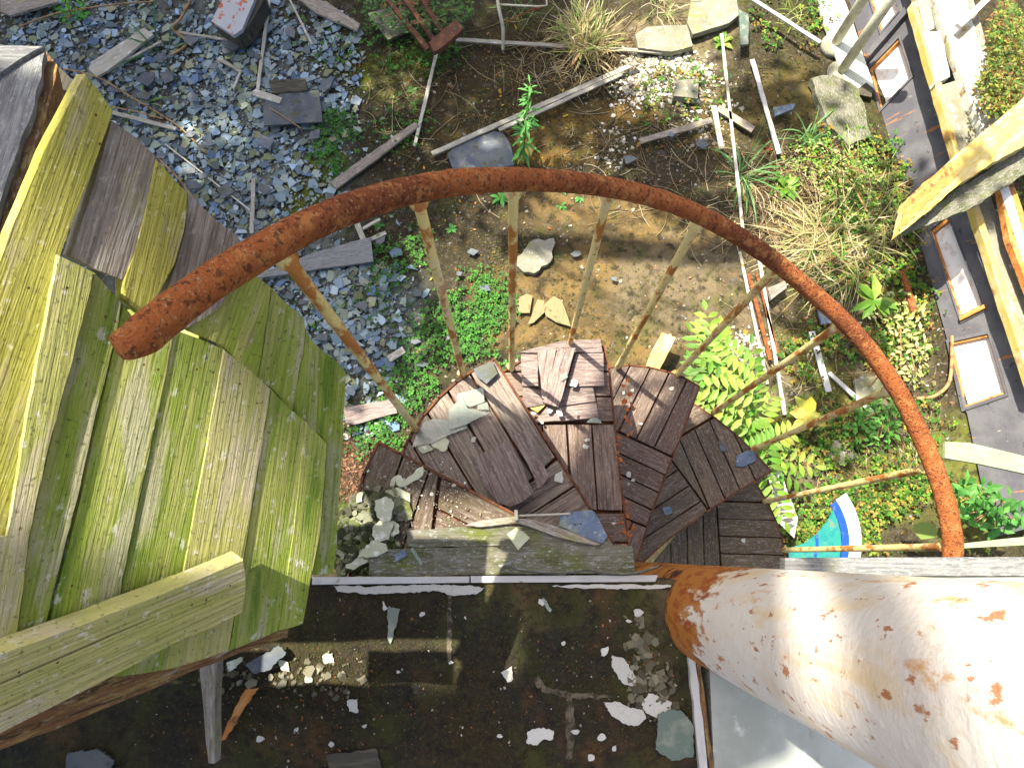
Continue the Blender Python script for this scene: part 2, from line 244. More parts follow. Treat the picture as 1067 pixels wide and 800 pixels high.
# ------------------------------------------------------------------ ground
def wr(u, v, ru, rv):       # survey spot on the ground -> centre and radii in metres
    c = W(u, v, GZ); return c.x, c.y, ru * 4.5 / F, rv * 4.5 / F
ZONES = [  # colour, spots
 ((.34, .46, .58), [(150, 140, 230, 200), (240, 240, 150, 110), (380, 330, 70, 80)]),
 ((.060, .050, .028), [(470, 150, 110, 110), (430, 240, 60, 60)]),
 ((.26, .36, .02), [(400, 80, 50, 24), (430, 75, 30, 20), (330, 190, 30, 50)]),
 ((.09, .06, .025), [(540, 60, 90, 60), (490, 110, 80, 40)]),
 ((.38, .24, .05), [(560, 150, 110, 30), (610, 130, 90, 25)]),
 ((.46, .33, .14), [(620, 320, 120, 70), (600, 225, 80, 25), (690, 240, 60, 30), (540, 330, 50, 40)]),
 ((.42, .36, .26), [(700, 300, 60, 60), (790, 330, 50, 60)]),
 ((.50, .44, .31), [(690, 40, 60, 40), (730, 20, 50, 30), (640, 50, 40, 25), (710, 90, 60, 25)]),
 ((.28, .23, .07), [(830, 110, 50, 60), (760, 130, 40, 50)]),
 ((.11, .09, .07), [(690, 170, 60, 40)]),
 ((.38, .36, .26), [(920, 330, 40, 70), (900, 420, 70, 50), (820, 400, 40, 60), (860, 520, 80, 40)]),
 ((.32, .40, .07), [(850, 380, 30, 40), (840, 450, 50, 30), (1000, 500, 60, 60), (920, 500, 60, 40)]),
 ((.10, .09, .05), [(800, 170, 50, 40), (440, 520, 120, 100)]),
]
ZZ = [(c, [wr(*s) for s in sp]) for c, sp in ZONES]
def gcol(x, y):
    n1 = noise.noise((x * 1.6, y * 1.6, 3)) * .35 + noise.noise((x * 5, y * 5, 7)) * .15; n2 = noise.noise((x * 1.6, y * 1.6, 13)) * .35 + noise.noise((x * 5, y * 5, 17)) * .15
    col = Vector((.085, .075, .05))
    for c, sp in ZZ:
        w = 0
        for cx, cy, rx, ry in sp:
            d = math.hypot((x + n1 * .6 - cx) / rx, (y + n2 * .6 - cy) / ry); w = max(w, min(1, max(0, (1.25 - d) / .5)))
        col = col.lerp(Vector(c), w)
    return Vector((col.x * .37, col.y * .335, col.z * .27))
def gh(x, y):
    return .035 * noise.noise((x * 1.3, y * 1.3, 0)) + .012 * noise.noise((x * 6, y * 6, 4)) + .005 * noise.noise((x * 20, y * 20, 9))
def make_ground():
    bm = bmesh.new(); xs = [-120, -30, -8]; n = 300
    xs += [-4 + 8.2 * i / n for i in range(n + 1)] + [8, 30, 120]
    m_ = 260; ys = [-120, -30, -6] + [-1.8 + 7.0 * i / m_ for i in range(m_ + 1)] + [9, 30, 120]
    g = [[bm.verts.new((x, y, GZ + gh(x, y))) for x in xs] for y in ys]
    for j in range(len(ys) - 1):
        for i in range(len(xs) - 1): bm.faces.new((g[j][i], g[j][i + 1], g[j + 1][i + 1], g[j + 1][i]))
    me = mesh(bm, 'ground', True)
    at = me.color_attributes.new('tint', 'FLOAT_COLOR', 'POINT'); buf = []
    for v in me.vertices: buf += [*gcol(v.co.x, v.co.y), 1]
    at.data.foreach_set('color', buf)
    tag(put('ground', me, 'ground'), kind='structure')
make_ground()

def scatter(name, n, spots, size, palette, m, tiltmax=20, zbase=GZ, hfun=gh, flat=.12, gap=None, kindlab=None, keep=None, lift=.006):
    """many small angular chips in one object; spots = (u, v, ru, rv, weight) survey ellipses"""
    bm = bmesh.new(); cols = []; tot = sum(s[4] for s in spots)
    for _ in range(n):
        r = RND.uniform(0, tot)
        for s in spots:
            r -= s[4]
            if r <= 0: break
        a = RND.uniform(0, math.tau); q = math.sqrt(RND.random()) * (1 + .2 * RND.gauss(0, 1))
        p = W(s[0] + math.cos(a) * q * s[2], s[1] + math.sin(a) * q * s[3], zbase)
        if keep and not keep(p.x, p.y): continue
        sz = size[0] * (size[1] / size[0]) ** (RND.random() ** 1.8)
        k = RND.choice((3, 4, 4, 5, 5, 6)); rot = RND.uniform(0, math.tau); asp = RND.uniform(.45, 1)
        Rm = Matrix.Rotation(R(RND.uniform(-tiltmax, tiltmax)), 3, 'X') @ Matrix.Rotation(R(RND.uniform(-tiltmax, tiltmax)), 3, 'Y')
        c = Vector((p.x, p.y, zbase + hfun(p.x, p.y) + sz * .15 + RND.uniform(0, lift)))
        pts = []
        for i in range(k):
            an = rot + (i + RND.uniform(-.3, .3)) * math.tau / k; rr = sz * .5 * RND.uniform(.7, 1.15)
            pts.append(Vector((math.cos(an) * rr, math.sin(an) * rr * asp, 0)))
        Rz = Matrix.Rotation(RND.uniform(0, 6.3), 3, 'Z'); th = max(.0015, sz * flat)
        hi = [bm.verts.new(c + Rm @ (Rz @ q2)) for q2 in pts]; lo = [bm.verts.new(c + Rm @ (Rz @ (q2 * 1.02 - Vector((0, 0, th))))) for q2 in pts]
        bm.faces.new(hi)
        for i in range(k): bm.faces.new((lo[i], lo[(i + 1) % k], hi[(i + 1) % k], hi[i]))
        cc = RND.choice(palette); j = RND.uniform(.7, 1.3); cols += [[x * j for x in cc]] * (k + 1)
    me = bpy.data.meshes.new(name); bm.to_mesh(me); bm.free(); tint(me, cols)
    return tag(put(name, me, m), kind='stuff')
SL = [(.30, .38, .42), (.26, .36, .46), (.22, .30, .34), (.26, .31, .24), (.14, .20, .26), (.19, .25, .28), (.10, .16, .26), (.19, .24, .19), (.24, .29, .26), (.24, .25, .15), (.10, .13, .13), (.28, .34, .37), (.15, .18, .09), (.13, .19, .22), (.12, .18, .20)]
scatter('slate_rubble', 14000, [(150, 120, 190, 150, 10), (230, 210, 120, 110, 5), (70, 50, 100, 70, 2), (330, 330, 70, 60, 2.0), (385, 320, 50, 50, 1.2), (270, 70, 80, 80, 3), (350, 80, 30, 70, .8), (380, 400, 40, 60, .8)], (.010, .10), SL, 'rubble', 9, lift=.022, flat=.07)
scatter('plaster_rubble', 1500, [(695, 80, 45, 28, 4), (660, 85, 22, 30, 1.5), (740, 110, 30, 40, 1), (640, 150, 20, 30, .5), (780, 360, 22, 18, .8)], (.012, .05), [(.55, .52, .42), (.45, .42, .34), (.62, .6, .52), (.35, .32, .25)], 'chips', 30, flat=.4)
scatter('gravel', 5200, [(620, 230, 330, 230, 3), (870, 380, 160, 170, 2.5), (690, 170, 90, 50, 1), (440, 420, 120, 100, 1), (440, 150, 100, 100, .6), (980, 200, 80, 260, .6)], (.006, .035), [(.3, .28, .22), (.2, .17, .12), (.3, .28, .22), (.12, .1, .07), (.24, .14, .07), (.2, .2, .2), (.08, .07, .05), (.16, .13, .09)], 'chips', 25, flat=.35)
scatter('fallen_leaves', 380, [(450, 160, 140, 140, 2), (600, 120, 150, 60, 1), (860, 380, 160, 170, 2)], (.015, .05), [(.42, .20, .03), (.5, .36, .04), (.3, .12, .03), (.22, .12, .05)], 'chips', 40, flat=.03)
scatter('leaf_litter', 1300, [(372, 475, 26, 22, 3), (365, 500, 12, 24, 1), (350, 460, 30, 20, 1)], (.008, .04), [(.16, .08, .04), (.1, .05, .03), (.22, .12, .06), (.06, .04, .03)], 'chips', 40, flat=.05)
def twigs(name, n, spots, ln, cols, rad=.0016, zb=GZ, arch=.0):
    bm = bmesh.new(); cl = []; tot = sum(s[4] for s in spots)
    for _ in range(n):
        r = RND.uniform(0, tot)
        for s in spots:
            r -= s[4]
            if r <= 0: break
        a = RND.uniform(0, math.tau); q = math.sqrt(RND.random())
        p = W(s[0] + math.cos(a) * q * s[2], s[1] + math.sin(a) * q * s[3], zb); an = RND.uniform(0, math.tau); L = RND.uniform(*ln); bend = RND.uniform(-.8, .8)
        pts = []; K = 4
        for i in range(K + 1):
            t = i / K; aa = an + bend * t
            p2 = Vector((p.x + math.cos(aa) * L * t, p.y + math.sin(aa) * L * t, 0)); p2.z = zb + gh(p2.x, p2.y) + .008 + arch * math.sin(math.pi * min(1, t * 1.1)) * L; pts.append(p2)
        f0 = len(bm.faces); tube_bm(bm, pts, rad * RND.uniform(.6, 1.5), 3, False); c = RND.choice(cols); cl += [c] * (len(bm.faces) - f0)
    me = bpy.data.meshes.new(name); bm.to_mesh(me); bm.free(); tint(me, cl)
    return tag(put(name, me, 'leaf'), kind='stuff')
twigs('dead_stalks', 1500, [(850, 215, 90, 55, 5), (690, 180, 90, 60, 1), (520, 100, 140, 90, 1), (870, 420, 110, 110, 1.5), (600, 60, 60, 30, 1.5), (150, 150, 150, 110, .6)], (.08, .35), [(.42, .33, .18), (.30, .2, .1), (.5, .44, .28), (.2, .13, .07)], .0022)

# ------------------------------------------------------------------ foliage
def leaf_faces(bm, base, dr, up, L, w, fold=.15, droop=.3, seg=2):
    """a pointed leaf blade of 2*seg quads along its length"""
    side = dr.cross(up).normalized(); pr = []; n0 = len(bm.faces)
    K = seg + 1
    for i in range(K + 1):
        t = i / K; wd = w * .5 * math.sin(math.pi * (t * .86 + .07)) if 0 < i < K else w * .03
        c = base + dr * (L * t) - Vector((0, 0, 1)) * (droop * L * t * t)
        pr.append((bm.verts.new(c - side * wd + up * fold * wd), bm.verts.new(c), bm.verts.new(c + side * wd + up * fold * wd)))
    for a, b in zip(pr, pr[1:]):
        bm.faces.new((a[0], a[1], b[1], b[0])); bm.faces.new((a[1], a[2], b[2], b[1]))
    return len(bm.faces) - n0
def leaves_obj(name, bm, cols, parent=None, m='leaf'):
    me = bpy.data.meshes.new(name); bm.to_mesh(me); bm.free(); tint(me, cols)
    return put(name, me, m, parent, Vector((0, 0, 0)) if parent is None else None)
def rdir(elev):
    a = RND.uniform(0, math.tau); e = R(elev); return Vector((math.cos(a) * math.cos(e), math.sin(a) * math.cos(e), math.sin(e)))
UP = Vector((0, 0, 1))
def cover(name, n, spots, size, palette, hgt=(.01, .06), zb=GZ, hfun=gh, asp=.75):
    bm = bmesh.new(); cl = []; tot = sum(s[4] for s in spots)
    for _ in range(n):
        r = RND.uniform(0, tot)
        for s in spots:
            r -= s[4]
            if r <= 0: break
        a = RND.uniform(0, math.tau); q = math.sqrt(RND.random()) * RND.uniform(.8, 1.25)
        p = W(s[0] + math.cos(a) * q * s[2], s[1] + math.sin(a) * q * s[3], zb)
        if noise.noise((p.x * 3.2, p.y * 3.2, 21)) < RND.uniform(-.35, .15): continue
        c0 = Vector((p.x, p.y, zb + hfun(p.x, p.y) + RND.uniform(*hgt))); c = RND.choice(palette); j = RND.uniform(.7, 1.3); k = RND.choice((1, 3, 3)); a0 = RND.uniform(0, 6.3); sz = RND.uniform(*size)
        for i in range(k):
            aa = a0 + i * 2.09; d = Vector((math.cos(aa), math.sin(aa), RND.uniform(-.1, .5))).normalized()
            m_ = leaf_faces(bm, c0, d, UP, sz, sz * asp, .2, .2, 1); cl += [[x * j for x in c]] * m_
    me = bpy.data.meshes.new(name); bm.to_mesh(me); bm.free(); tint(me, cl)
    return tag(put(name, me, 'leaf'), kind='stuff')
GR = [(.035, .15, .012), (.05, .22, .015), (.025, .10, .01), (.07, .26, .02)]
YG = [(.10, .24, .02), (.20, .32, .03), (.05, .17, .015), (.28, .30, .05), (.04, .11, .012), (.30, .20, .04), (.10, .07, .03), (.07, .20, .02)]
cover('clover', 5600, [(500, 330, 45, 45, 4), (420, 290, 40, 60, 2.2), (350, 150, 26, 36, 2), (430, 50, 50, 30, 2), (360, 40, 50, 40, .6), (455, 410, 60, 40, 3), (400, 450, 40, 30, 1.5), (430, 130, 40, 30, .7), (340, 300, 50, 40, .5), (480, 370, 60, 40, 2.5)], (.010, .024), GR)
cover('ground_cover', 11000, [(880, 190, 70, 50, 3), (900, 260, 50, 50, 2), (930, 340, 40, 60, 1.5), (900, 450, 80, 60, 1.6), (930, 530, 70, 40, 4), (840, 480, 60, 50, 2), (880, 550, 70, 25, 3), (1010, 540, 50, 30, 1.5), (860, 370, 50, 30, .8), (820, 20, 40, 30, .6), (700, 100, 60, 30, .5), (1055, 260, 20, 80, 1)], (.010, .030), YG, (.01, .09))
cover('moss', 14000, [(400, 80, 46, 22, 3), (440, 75, 26, 24, 1), (820, 110, 55, 60, 1.2), (590, 150, 130, 40, 2.6), (500, 130, 120, 80, 2.4), (600, 330, 120, 60, 1), (840, 330, 30, 50, 1), (540, 300, 40, 60, 1), (900, 400, 80, 70, 1)], (.005, .013), [(.10, .11, .012), (.13, .09, .015), (.07, .08, .012), (.15, .13, .03), (.05, .04, .02)], (0, .01), asp=1)

def stemmed(name, u, v, hgt, n, L, w, pal, label, cat='plant', group=None, elev=25, lean=(0, 0), zb=GZ, stemw=.004, spread=0):
    b = W(u, v, zb); b.z += gh(b.x, b.y) if zb == GZ else 0; root = empty(name, b, label, cat, group)
    st = bmesh.new(); bm = bmesh.new(); cl = []
    top = Vector((lean[0], lean[1], hgt)); pts = [top * (i / 5) + Vector((RND.uniform(-.006, .006), RND.uniform(-.006, .006), 0)) * (i > 0) for i in range(6)]
    tube_bm(st, pts, [stemw * (1 - .12 * i) for i in range(6)], 5)
    for i in range(n):
        t = .12 + .88 * (i + .5) / n; p = top * t; d = rdir(elev + 35 * t * t * RND.uniform(.6, 1)); s = RND.uniform(.75, 1.15) * (1.1 - .55 * t)
        c = RND.choice(pal); cl += [c] * leaf_faces(bm, p, d, UP, L * s, w * s, .25, .35)
    put('stem', mesh(st, 'stem', True), 'stem', root, b); o = leaves_obj('foliage', bm, cl); o.parent = root
    return root
def rosette(name, u, v, n, L, w, pal, label, cat='plant', group=None, elev=(10, 55), zb=GZ, lift=.0):
    b = W(u, v, zb); b.z += (gh(b.x, b.y) if zb == GZ else 0) + lift; bm = bmesh.new(); cl = []
    for i in range(n): cl += [RND.choice(pal)] * leaf_faces(bm, Vector((0, 0, 0)), rdir(RND.uniform(*elev)), UP, L * RND.uniform(.6, 1.1), w * RND.uniform(.7, 1.1), .2, .35)
    o = leaves_obj(name, bm, cl); o.location = b; return tag(o, label, cat, group)
def grass(name, u, v, n, L, pal, label, rad=.1, cat='grass clump', group=None, lean=Vector((0, 0, 0)), elev=(25, 85), w=.006, droop=.5):
    b = W(u, v, GZ); b.z += gh(b.x, b.y); bm = bmesh.new(); cl = []
    for i in range(n):
        a = RND.uniform(0, 6.3); q = rad * math.sqrt(RND.random()); p = Vector((q * math.cos(a), q * math.sin(a), 0))
        d = (rdir(RND.uniform(*elev)) + lean).normalized(); up = d.cross(Vector((RND.uniform(-1, 1), RND.uniform(-1, 1), .3))).normalized()
        cl += [RND.choice(pal)] * leaf_faces(bm, p, d, up, L * RND.uniform(.45, 1.15), w, .1, droop * RND.uniform(.5, 1.4), 4)
    o = leaves_obj(name, bm, cl); o.location = b; return tag(o, label, cat, group)
BG = [(.10, .33, .07), (.13, .40, .08), (.08, .27, .05)]
LG = [(.22, .38, .05), (.15, .31, .035), (.28, .40, .07), (.11, .25, .03)]
DRY = [(.55, .48, .26), (.45, .36, .18), (.62, .56, .36), (.36, .28, .14), (.40, .42, .16)]
stemmed('upright_plant', 545, 165, .78, 64, .13, .022, BG, 'tall upright bright green plant with narrow leaves crossing the long pale rods', elev=5, lean=(.03, .03), stemw=.006)
rosette('leafy_rosette', 522, 206, 22, .10, .028, BG, 'small green star-shaped rosette just under the top of the handrail')
rosette('leafy_rosette', 818, 196, 30, .14, .045, LG, 'bright green rosette in front of the dry grass, near the red leaves')
rosette('leafy_rosette', 752, 45, 26, .11, .035, LG, 'small yellow-green plant growing from white rubble at top right')
rosette('leafy_rosette', 800, 155, 34, .07, .018, [(.30, .04, .03), (.22, .04, .03), (.35, .10, .04), (.10, .20, .04), (.12, .2, .04)], 'plant with pinkish red leaves at the foot of the grey rod')
rosette('leafy_rosette', 903, 318, 14, .20, .06, LG, 'broad bright green leaves sticking out from behind the handrail on the right', lift=.1, elev=(10, 40))
rosette('leafy_rosette', 826, 440, 10, .14, .07, [(.60, .50, .06), (.66, .56, .12), (.45, .48, .08)], 'yellowing leaf cluster beside the compound-leaved shrub', lift=.25, elev=(-5, 25))
for u, v, n in ((587, 198, 8), (604, 206, 7), (470, 238, 12), (395, 235, 12), (585, 215, 7), (430, 95, 10), (348, 175, 10)):
    rosette('seedling', u, v, n, .055, .022, BG, 'tiny green seedling sprouting from the mossy ground', 'seedling', 'seedlings on the mossy ground')
# compound-leaved shrub growing up beside the steps
def shrub():
    b = W(748, 470, GZ); root = empty('leafy_shrub', b, 'large yellow-green shrub with paired pointed leaflets rising beside the steps', 'shrub')
    st = bmesh.new(); bm = bmesh.new(); cl = []
    targets = [(742, 345, -2.2), (765, 365, -2.1), (735, 368, -2.3), (785, 385, -2.2), (748, 395, -2.0), (775, 415, -2.1), (800, 425, -2.4), (738, 415, -2.2), (790, 450, -2.1), (812, 455, -2.4), (775, 445, -2.3), (760, 430, -2.0), (815, 490, -2.5), (825, 480, -2.5), (790, 400, -2.4), (728, 390, -2.5), (812, 520, -2.4), (752, 352, -2.4), (772, 390, -2.0), (800, 470, -2.2), (758, 378, -2.1), (735, 355, -2.5), (745, 425, -1.95), (760, 405, -1.9)]
    for (u, v, z) in targets:
        tip = W(u, v, z) - b; mid = Vector((tip.x * .35, tip.y * .35, tip.z * .75)); pts = [Vector((0, 0, 0)).lerp(mid, t).lerp(mid.lerp(tip, t), t) for t in (0, .25, .5, .75, 1)]
        tube_bm(st, pts, [.006, .005, .004, .003, .002], 4)
        d = (tip - mid); d.z *= .2; d = d.normalized() if d.length > .01 else Vector((1, 0, 0)); d = (d + Vector((RND.uniform(-.4, .4), RND.uniform(-.4, .4), 0))).normalized(); side = d.cross(UP).normalized()
        Lr = RND.uniform(.20, .34); c = RND.choice(LG)
        for k in range(7):
            t = k / 6; p = tip + d * Lr * (t - .5) - UP * (.10 * t * t)
            for sg in ((-1, 1) if k < 6 else (0,)):
                dd = (side * sg + d * (.55 if sg else 1) - UP * .1).normalized()
                cl += [[x * RND.uniform(.8, 1.2) for x in c]] * leaf_faces(bm, p, dd, UP, .088 * (1.05 - .35 * abs(t - .4)), .032, .2, .25)
    put('stem', mesh(st, 'stem', True), 'stem', root, b); o = leaves_obj('foliage', bm, cl); o.parent = root
shrub()
grass('dry_grass', 608, 52, 330, .50, DRY + [(.3, .42, .1)], 'tall clump of straw-coloured grass at the top centre', .14, elev=(30, 80), w=.008, lean=Vector((0, .1, 0)))
grass('dry_grass', 690, 12, 60, .35, DRY[:3] + [(.25, .4, .1)], 'small straw clump at the top edge beside the pale stone slab', .1, elev=(20, 70))
grass('dry_grass', 868, 262, 620, .50, DRY + [(.28, .38, .12)], 'big sprawling heap of dry grass beside the handrail, lying flat towards the left', .26, elev=(3, 35), lean=Vector((-.4, .25, 0)), w=.007)
grass('dry_grass', 900, 215, 480, .42, DRY + [(.3, .4, .1), (.4, .5, .15)], 'tangled dry grass against the foot of the dark grey panels', .24, elev=(5, 50), w=.006)
grass('green_grass', 772, 185, 34, .5, [(.16, .34, .12), (.20, .40, .14), (.12, .28, .08)], 'long green grass blades by the grey rods, left of the red leaves', .05, elev=(20, 60), w=.012, droop=.6)
grass('green_grass', 838, 150, 26, .42, [(.16, .34, .12), (.20, .40, .14)], 'green grass blades under the grey-blue shard near the wooden block', .04, elev=(30, 70), w=.010, droop=.6)
grass('green_grass', 170, 60, 14, .55, [(.05, .16, .05), (.07, .2, .06)], 'sparse dark green grass blades over the slate rubble at upper left', .05, elev=(15, 50), w=.012)
grass('green_grass', 150, 110, 8, .30, [(.2, .38, .08), (.3, .42, .2)], 'short bright grass blades between the slates near the mossy boards', .03, elev=(10, 40), w=.014)
grass('green_grass', 540, 20, 40, .30, [(.1, .2, .05), (.2, .25, .08)], 'weak green grass behind the cream wire frame', .1, elev=(20, 70)) 
grass('green_grass', 830, 22, 60, .25, [(.25, .36, .08), (.35, .4, .12)], 'yellow-green grass between the grey rod and the cream pipes', .14, elev=(20, 70))
def bush(name, spots, n, size, pal, label, cat='bush', zr=(.05, .5)):
    c0 = W(spots[0][0], spots[0][1], GZ); root = empty(name, c0, label, cat); bm = bmesh.new(); cl = []; st = bmesh.new()
    for u, v, ru, rv, w in spots:
        for _ in range(int(n * w)):
            z = GZ + RND.uniform(*zr); a = RND.uniform(0, 6.3); q = math.sqrt(RND.random()); p = W(u + ru * q * math.cos(a), v + rv * q * math.sin(a), z) - c0; c = RND.choice(pal); j = RND.uniform(.7, 1.3)
            cl += [[x * j for x in c]] * leaf_faces(bm, p, rdir(RND.uniform(-20, 50)), UP, RND.uniform(*size), RND.uniform(*size) * .5, .2, .2, 1)
        for _ in range(int(8 * w)):
            a = RND.uniform(0, 6.3); p = W(u + ru * .7 * math.cos(a), v + rv * .7 * math.sin(a), GZ + zr[1]) - c0; g = Vector((p.x * .02, p.y * .02, -.02))
            tube_bm(st, [g, g.lerp(p, .5) + Vector((.02, .02, 0)), p], .004, 4)
    put('stem', mesh(st, 'stem', True), 'dry_stem', root, c0); o = leaves_obj('foliage', bm, cl); o.parent = root
bush('trailing_bush', [(1050, 60, 22, 60, 1), (1035, 95, 18, 28, .5)], 2600, (.015, .045), [(.06, .15, .02), (.16, .24, .04), (.10, .14, .03), (.28, .28, .05), (.2, .10, .03)], 'dense green and rusty bush at the top right corner beyond the white timbers', zr=(.2, .8))
bush('low_bush', [(870, 170, 45, 30, 1), (900, 200, 40, 30, .6)], 260, (.015, .038), [(.22, .42, .06), (.30, .46, .10), (.14, .30, .05), (.5, .45, .2)], 'loose light green bush in the dry grass left of the dark grey panels', zr=(.05, .35))
bush('trailing_bush', [(935, 325, 30, 22, .8), (950, 370, 20, 30, .5)], 260, (.03, .055), [(.45, .48, .16), (.5, .5, .25), (.34, .42, .12)], 'sparse pale yellow creeper on the concrete between handrail and dark panels', zr=(.02, .12))
bush('broadleaf_plant', [(1035, 535, 34, 20, 1), (1010, 512, 20, 12, .4)], 95, (.05, .10), [(.07, .26, .04), (.11, .32, .06), (.05, .18, .03)], 'broad green leaves on red-brown stems at the foot of the dark panel, lower right', 'plant', zr=(.25, .7))
bush('trailing_bush', [(435, 12, 60, 22, 1)], 700, (.02, .045), [(.06, .18, .03), (.1, .24, .04), (.05, .12, .03)], 'dark green creeper growing through the rusty frame at the top', zr=(.02, .3))
bush('low_bush', [(75, 12, 20, 12, .6)], 160, (.03, .05), [(.08, .32, .03), (.1, .38, .04)], 'small bright green weed at the top left corner', zr=(.01, .12))
bush('low_bush', [(920, 430, 26, 14, .5), (905, 448, 30, 14, .5)], 220, (.03, .06), [(.1, .3, .05), (.14, .36, .06)], 'low glossy green weeds between two right-hand balusters', zr=(.02, .15))

# ------------------------------------------------------------------ spiral staircase
stair = empty('spiral_staircase', (AX.x, AX.y, GZ), 'rusty spiral staircase with curved handrail, white central post and wooden treads', 'staircase')
def cylhit(u, v, r=RR):
    d = ray(u, v); t = Vector((d.x, d.y)) / -d.z; a = t.dot(t); b = -2 * t.dot(AX.xy); c = AX.xy.dot(AX.xy) - r * r
    s = max(0, b * b - 4 * a * c); D = (-b + math.sqrt(s)) / (2 * a)
    p = t * D - AX.xy; return math.atan2(p.y, p.x), EYE - D
RAILPX = [(148, 350), (200, 301), (260, 262), (330, 225), (400, 200), (470, 188), (535, 185), (600, 188), (665, 200), (725, 222), (780, 250), (830, 290), (880, 345), (925, 400), (955, 450), (978, 505), (990, 555), (992, 585)]
prof = [cylhit(*p) for p in RAILPX]
def smooth(prof):
    z = [p[1] for p in prof]
    for _ in range(3): z = [z[0]] + [(z[i - 1] + 2 * z[i] + z[i + 1]) / 4 for i in range(1, len(z) - 1)] + [z[-1]]
    return [(p[0], q) for p, q in zip(prof, z)]
prof = smooth(prof)
def on_helix(a, z): return Vector((AX.x + RR * math.cos(a), AX.y + RR * math.sin(a), z))
ctrl = [on_helix(*p) for p in prof]
e = ctrl[-1]; a_last = prof[-1][0]; ctrl += [on_helix(a_last - .12 * k, e.z - .055 * k) for k in (1, 2, 3)]
def catmull(P, k=9):
    out = []
    for i in range(len(P) - 1):
        p0, p1, p2, p3 = P[max(i - 1, 0)], P[i], P[i + 1], P[min(i + 2, len(P) - 1)]
        for j in range(k):
            t = j / k; out.append(.5 * ((2 * p1) + (p2 - p0) * t + (2 * p0 - 5 * p1 + 4 * p2 - p3) * t * t + (3 * p1 - p0 - 3 * p2 + p3) * t ** 3))
    return out + [P[-1]]
railpts = catmull(ctrl)
bm = bmesh.new(); c0 = Vector((AX.x, AX.y, 0)); nr = len(railpts); rr_ = [(.0158 + .0012 * min(1, i / nr / .3) if i < nr * .4 else .0170 + (.0262 - .0170) * min(1, (i / nr - .4) / .5)) + .0006 * noise.noise((i * .7, 0, 0)) for i in range(nr)]; d0 = (railpts[0] - railpts[1]).normalized(); side_ = Vector((0, 0, 1)).cross(d0).normalized(); railpts = [railpts[0] + d0 * .020 - side_ * .006, railpts[0] + d0 * .015 - side_ * .004, railpts[0] + d0 * .006 - side_ * .001] + railpts; rr_ = [.0100, .0125, .0145] + rr_
tube_bm(bm, [p - c0 for p in railpts], rr_, 24)
# weld collars
for v in bm.verts:
    q = v.co * 55; v.co += Vector((noise.noise(q), noise.noise(q + Vector((9, 3, 1))), noise.noise(q + Vector((2, 7, 5))))) * .0011
put('handrail', mesh(bm, 'handrail', True), 'rail_rust', stair, c0)
def rail_at(u, v):
    a, _ = cylhit(u, v); best = min(railpts, key=lambda p: abs(math.atan2(p.y - AX.y, p.x - AX.x) - a)); return best
TOPS = [(300, 265), (440, 212), (535, 200), (635, 208), (724, 232), (806, 280), (868, 340), (928, 407), (963, 488), (985, 568)]
BASES = [(432, 445), (480, 389), (531, 381), (597, 356), (645, 380), (703, 389), (755, 420), (788, 466), (803, 520), (820, 573)]
EX = [None, None, (532, 360), None, (652, 362), None, (768, 408), (800, 461), (832, 514), (850, 571)]
KINK = [(413, 425, 1), (470, 376, 1), (529, 370, 1), None, (643, 368, 1), None, None, None, None, None]
ZB = [-.20, -.20, -.52, -.55, -.92, -.95, -1.28, -1.33, -1.58, -1.62]
for i, (t, b_) in enumerate(zip(TOPS, BASES)):
    top = rail_at(*t).copy(); base = W(*b_, ZB[i] - .01)
    # straight bar hangs plumb from the rail, then kinks in to the tread edge
    foot = Vector((top.x, top.y, ZB[i] + .03)); foot = foot.lerp(Vector((base.x, base.y, foot.z)), .35)
    if i in (7, 8, 9, 6): foot.z = ZB[i] - .02
    pts = [top, top.lerp(foot, .3), top.lerp(foot, .6), top.lerp(foot, .96), foot.lerp(base, .12) - UP * .012, foot.lerp(base, .5) - UP * .01, base]
    rb = [.0078, .0078, .0080, .0085, .0095, .0105, .0105, .0105, .0105, .0105][i]; pts = pts[:1] + [pts[0].lerp(pts[1], .12), pts[0].lerp(pts[1], .17)] + pts[1:]; tube('baluster', pts, [rb * 1.7, rb * 1.6, rb, rb, rb * .97, rb, rb * 1.06, rb * 1.05, rb * 1.35], 'baluster', stair, 12)
# central post
bm = bmesh.new(); pz = [GZ + (3.42 - GZ) * i / 60 for i in range(61)]
tube_bm(bm, [Vector((0, 0, z)) for z in pz], .097, 64)
put('central_post', mesh(bm, 'central_post', True), 'post_paint', stair, Vector((AX.x, AX.y, 0)))
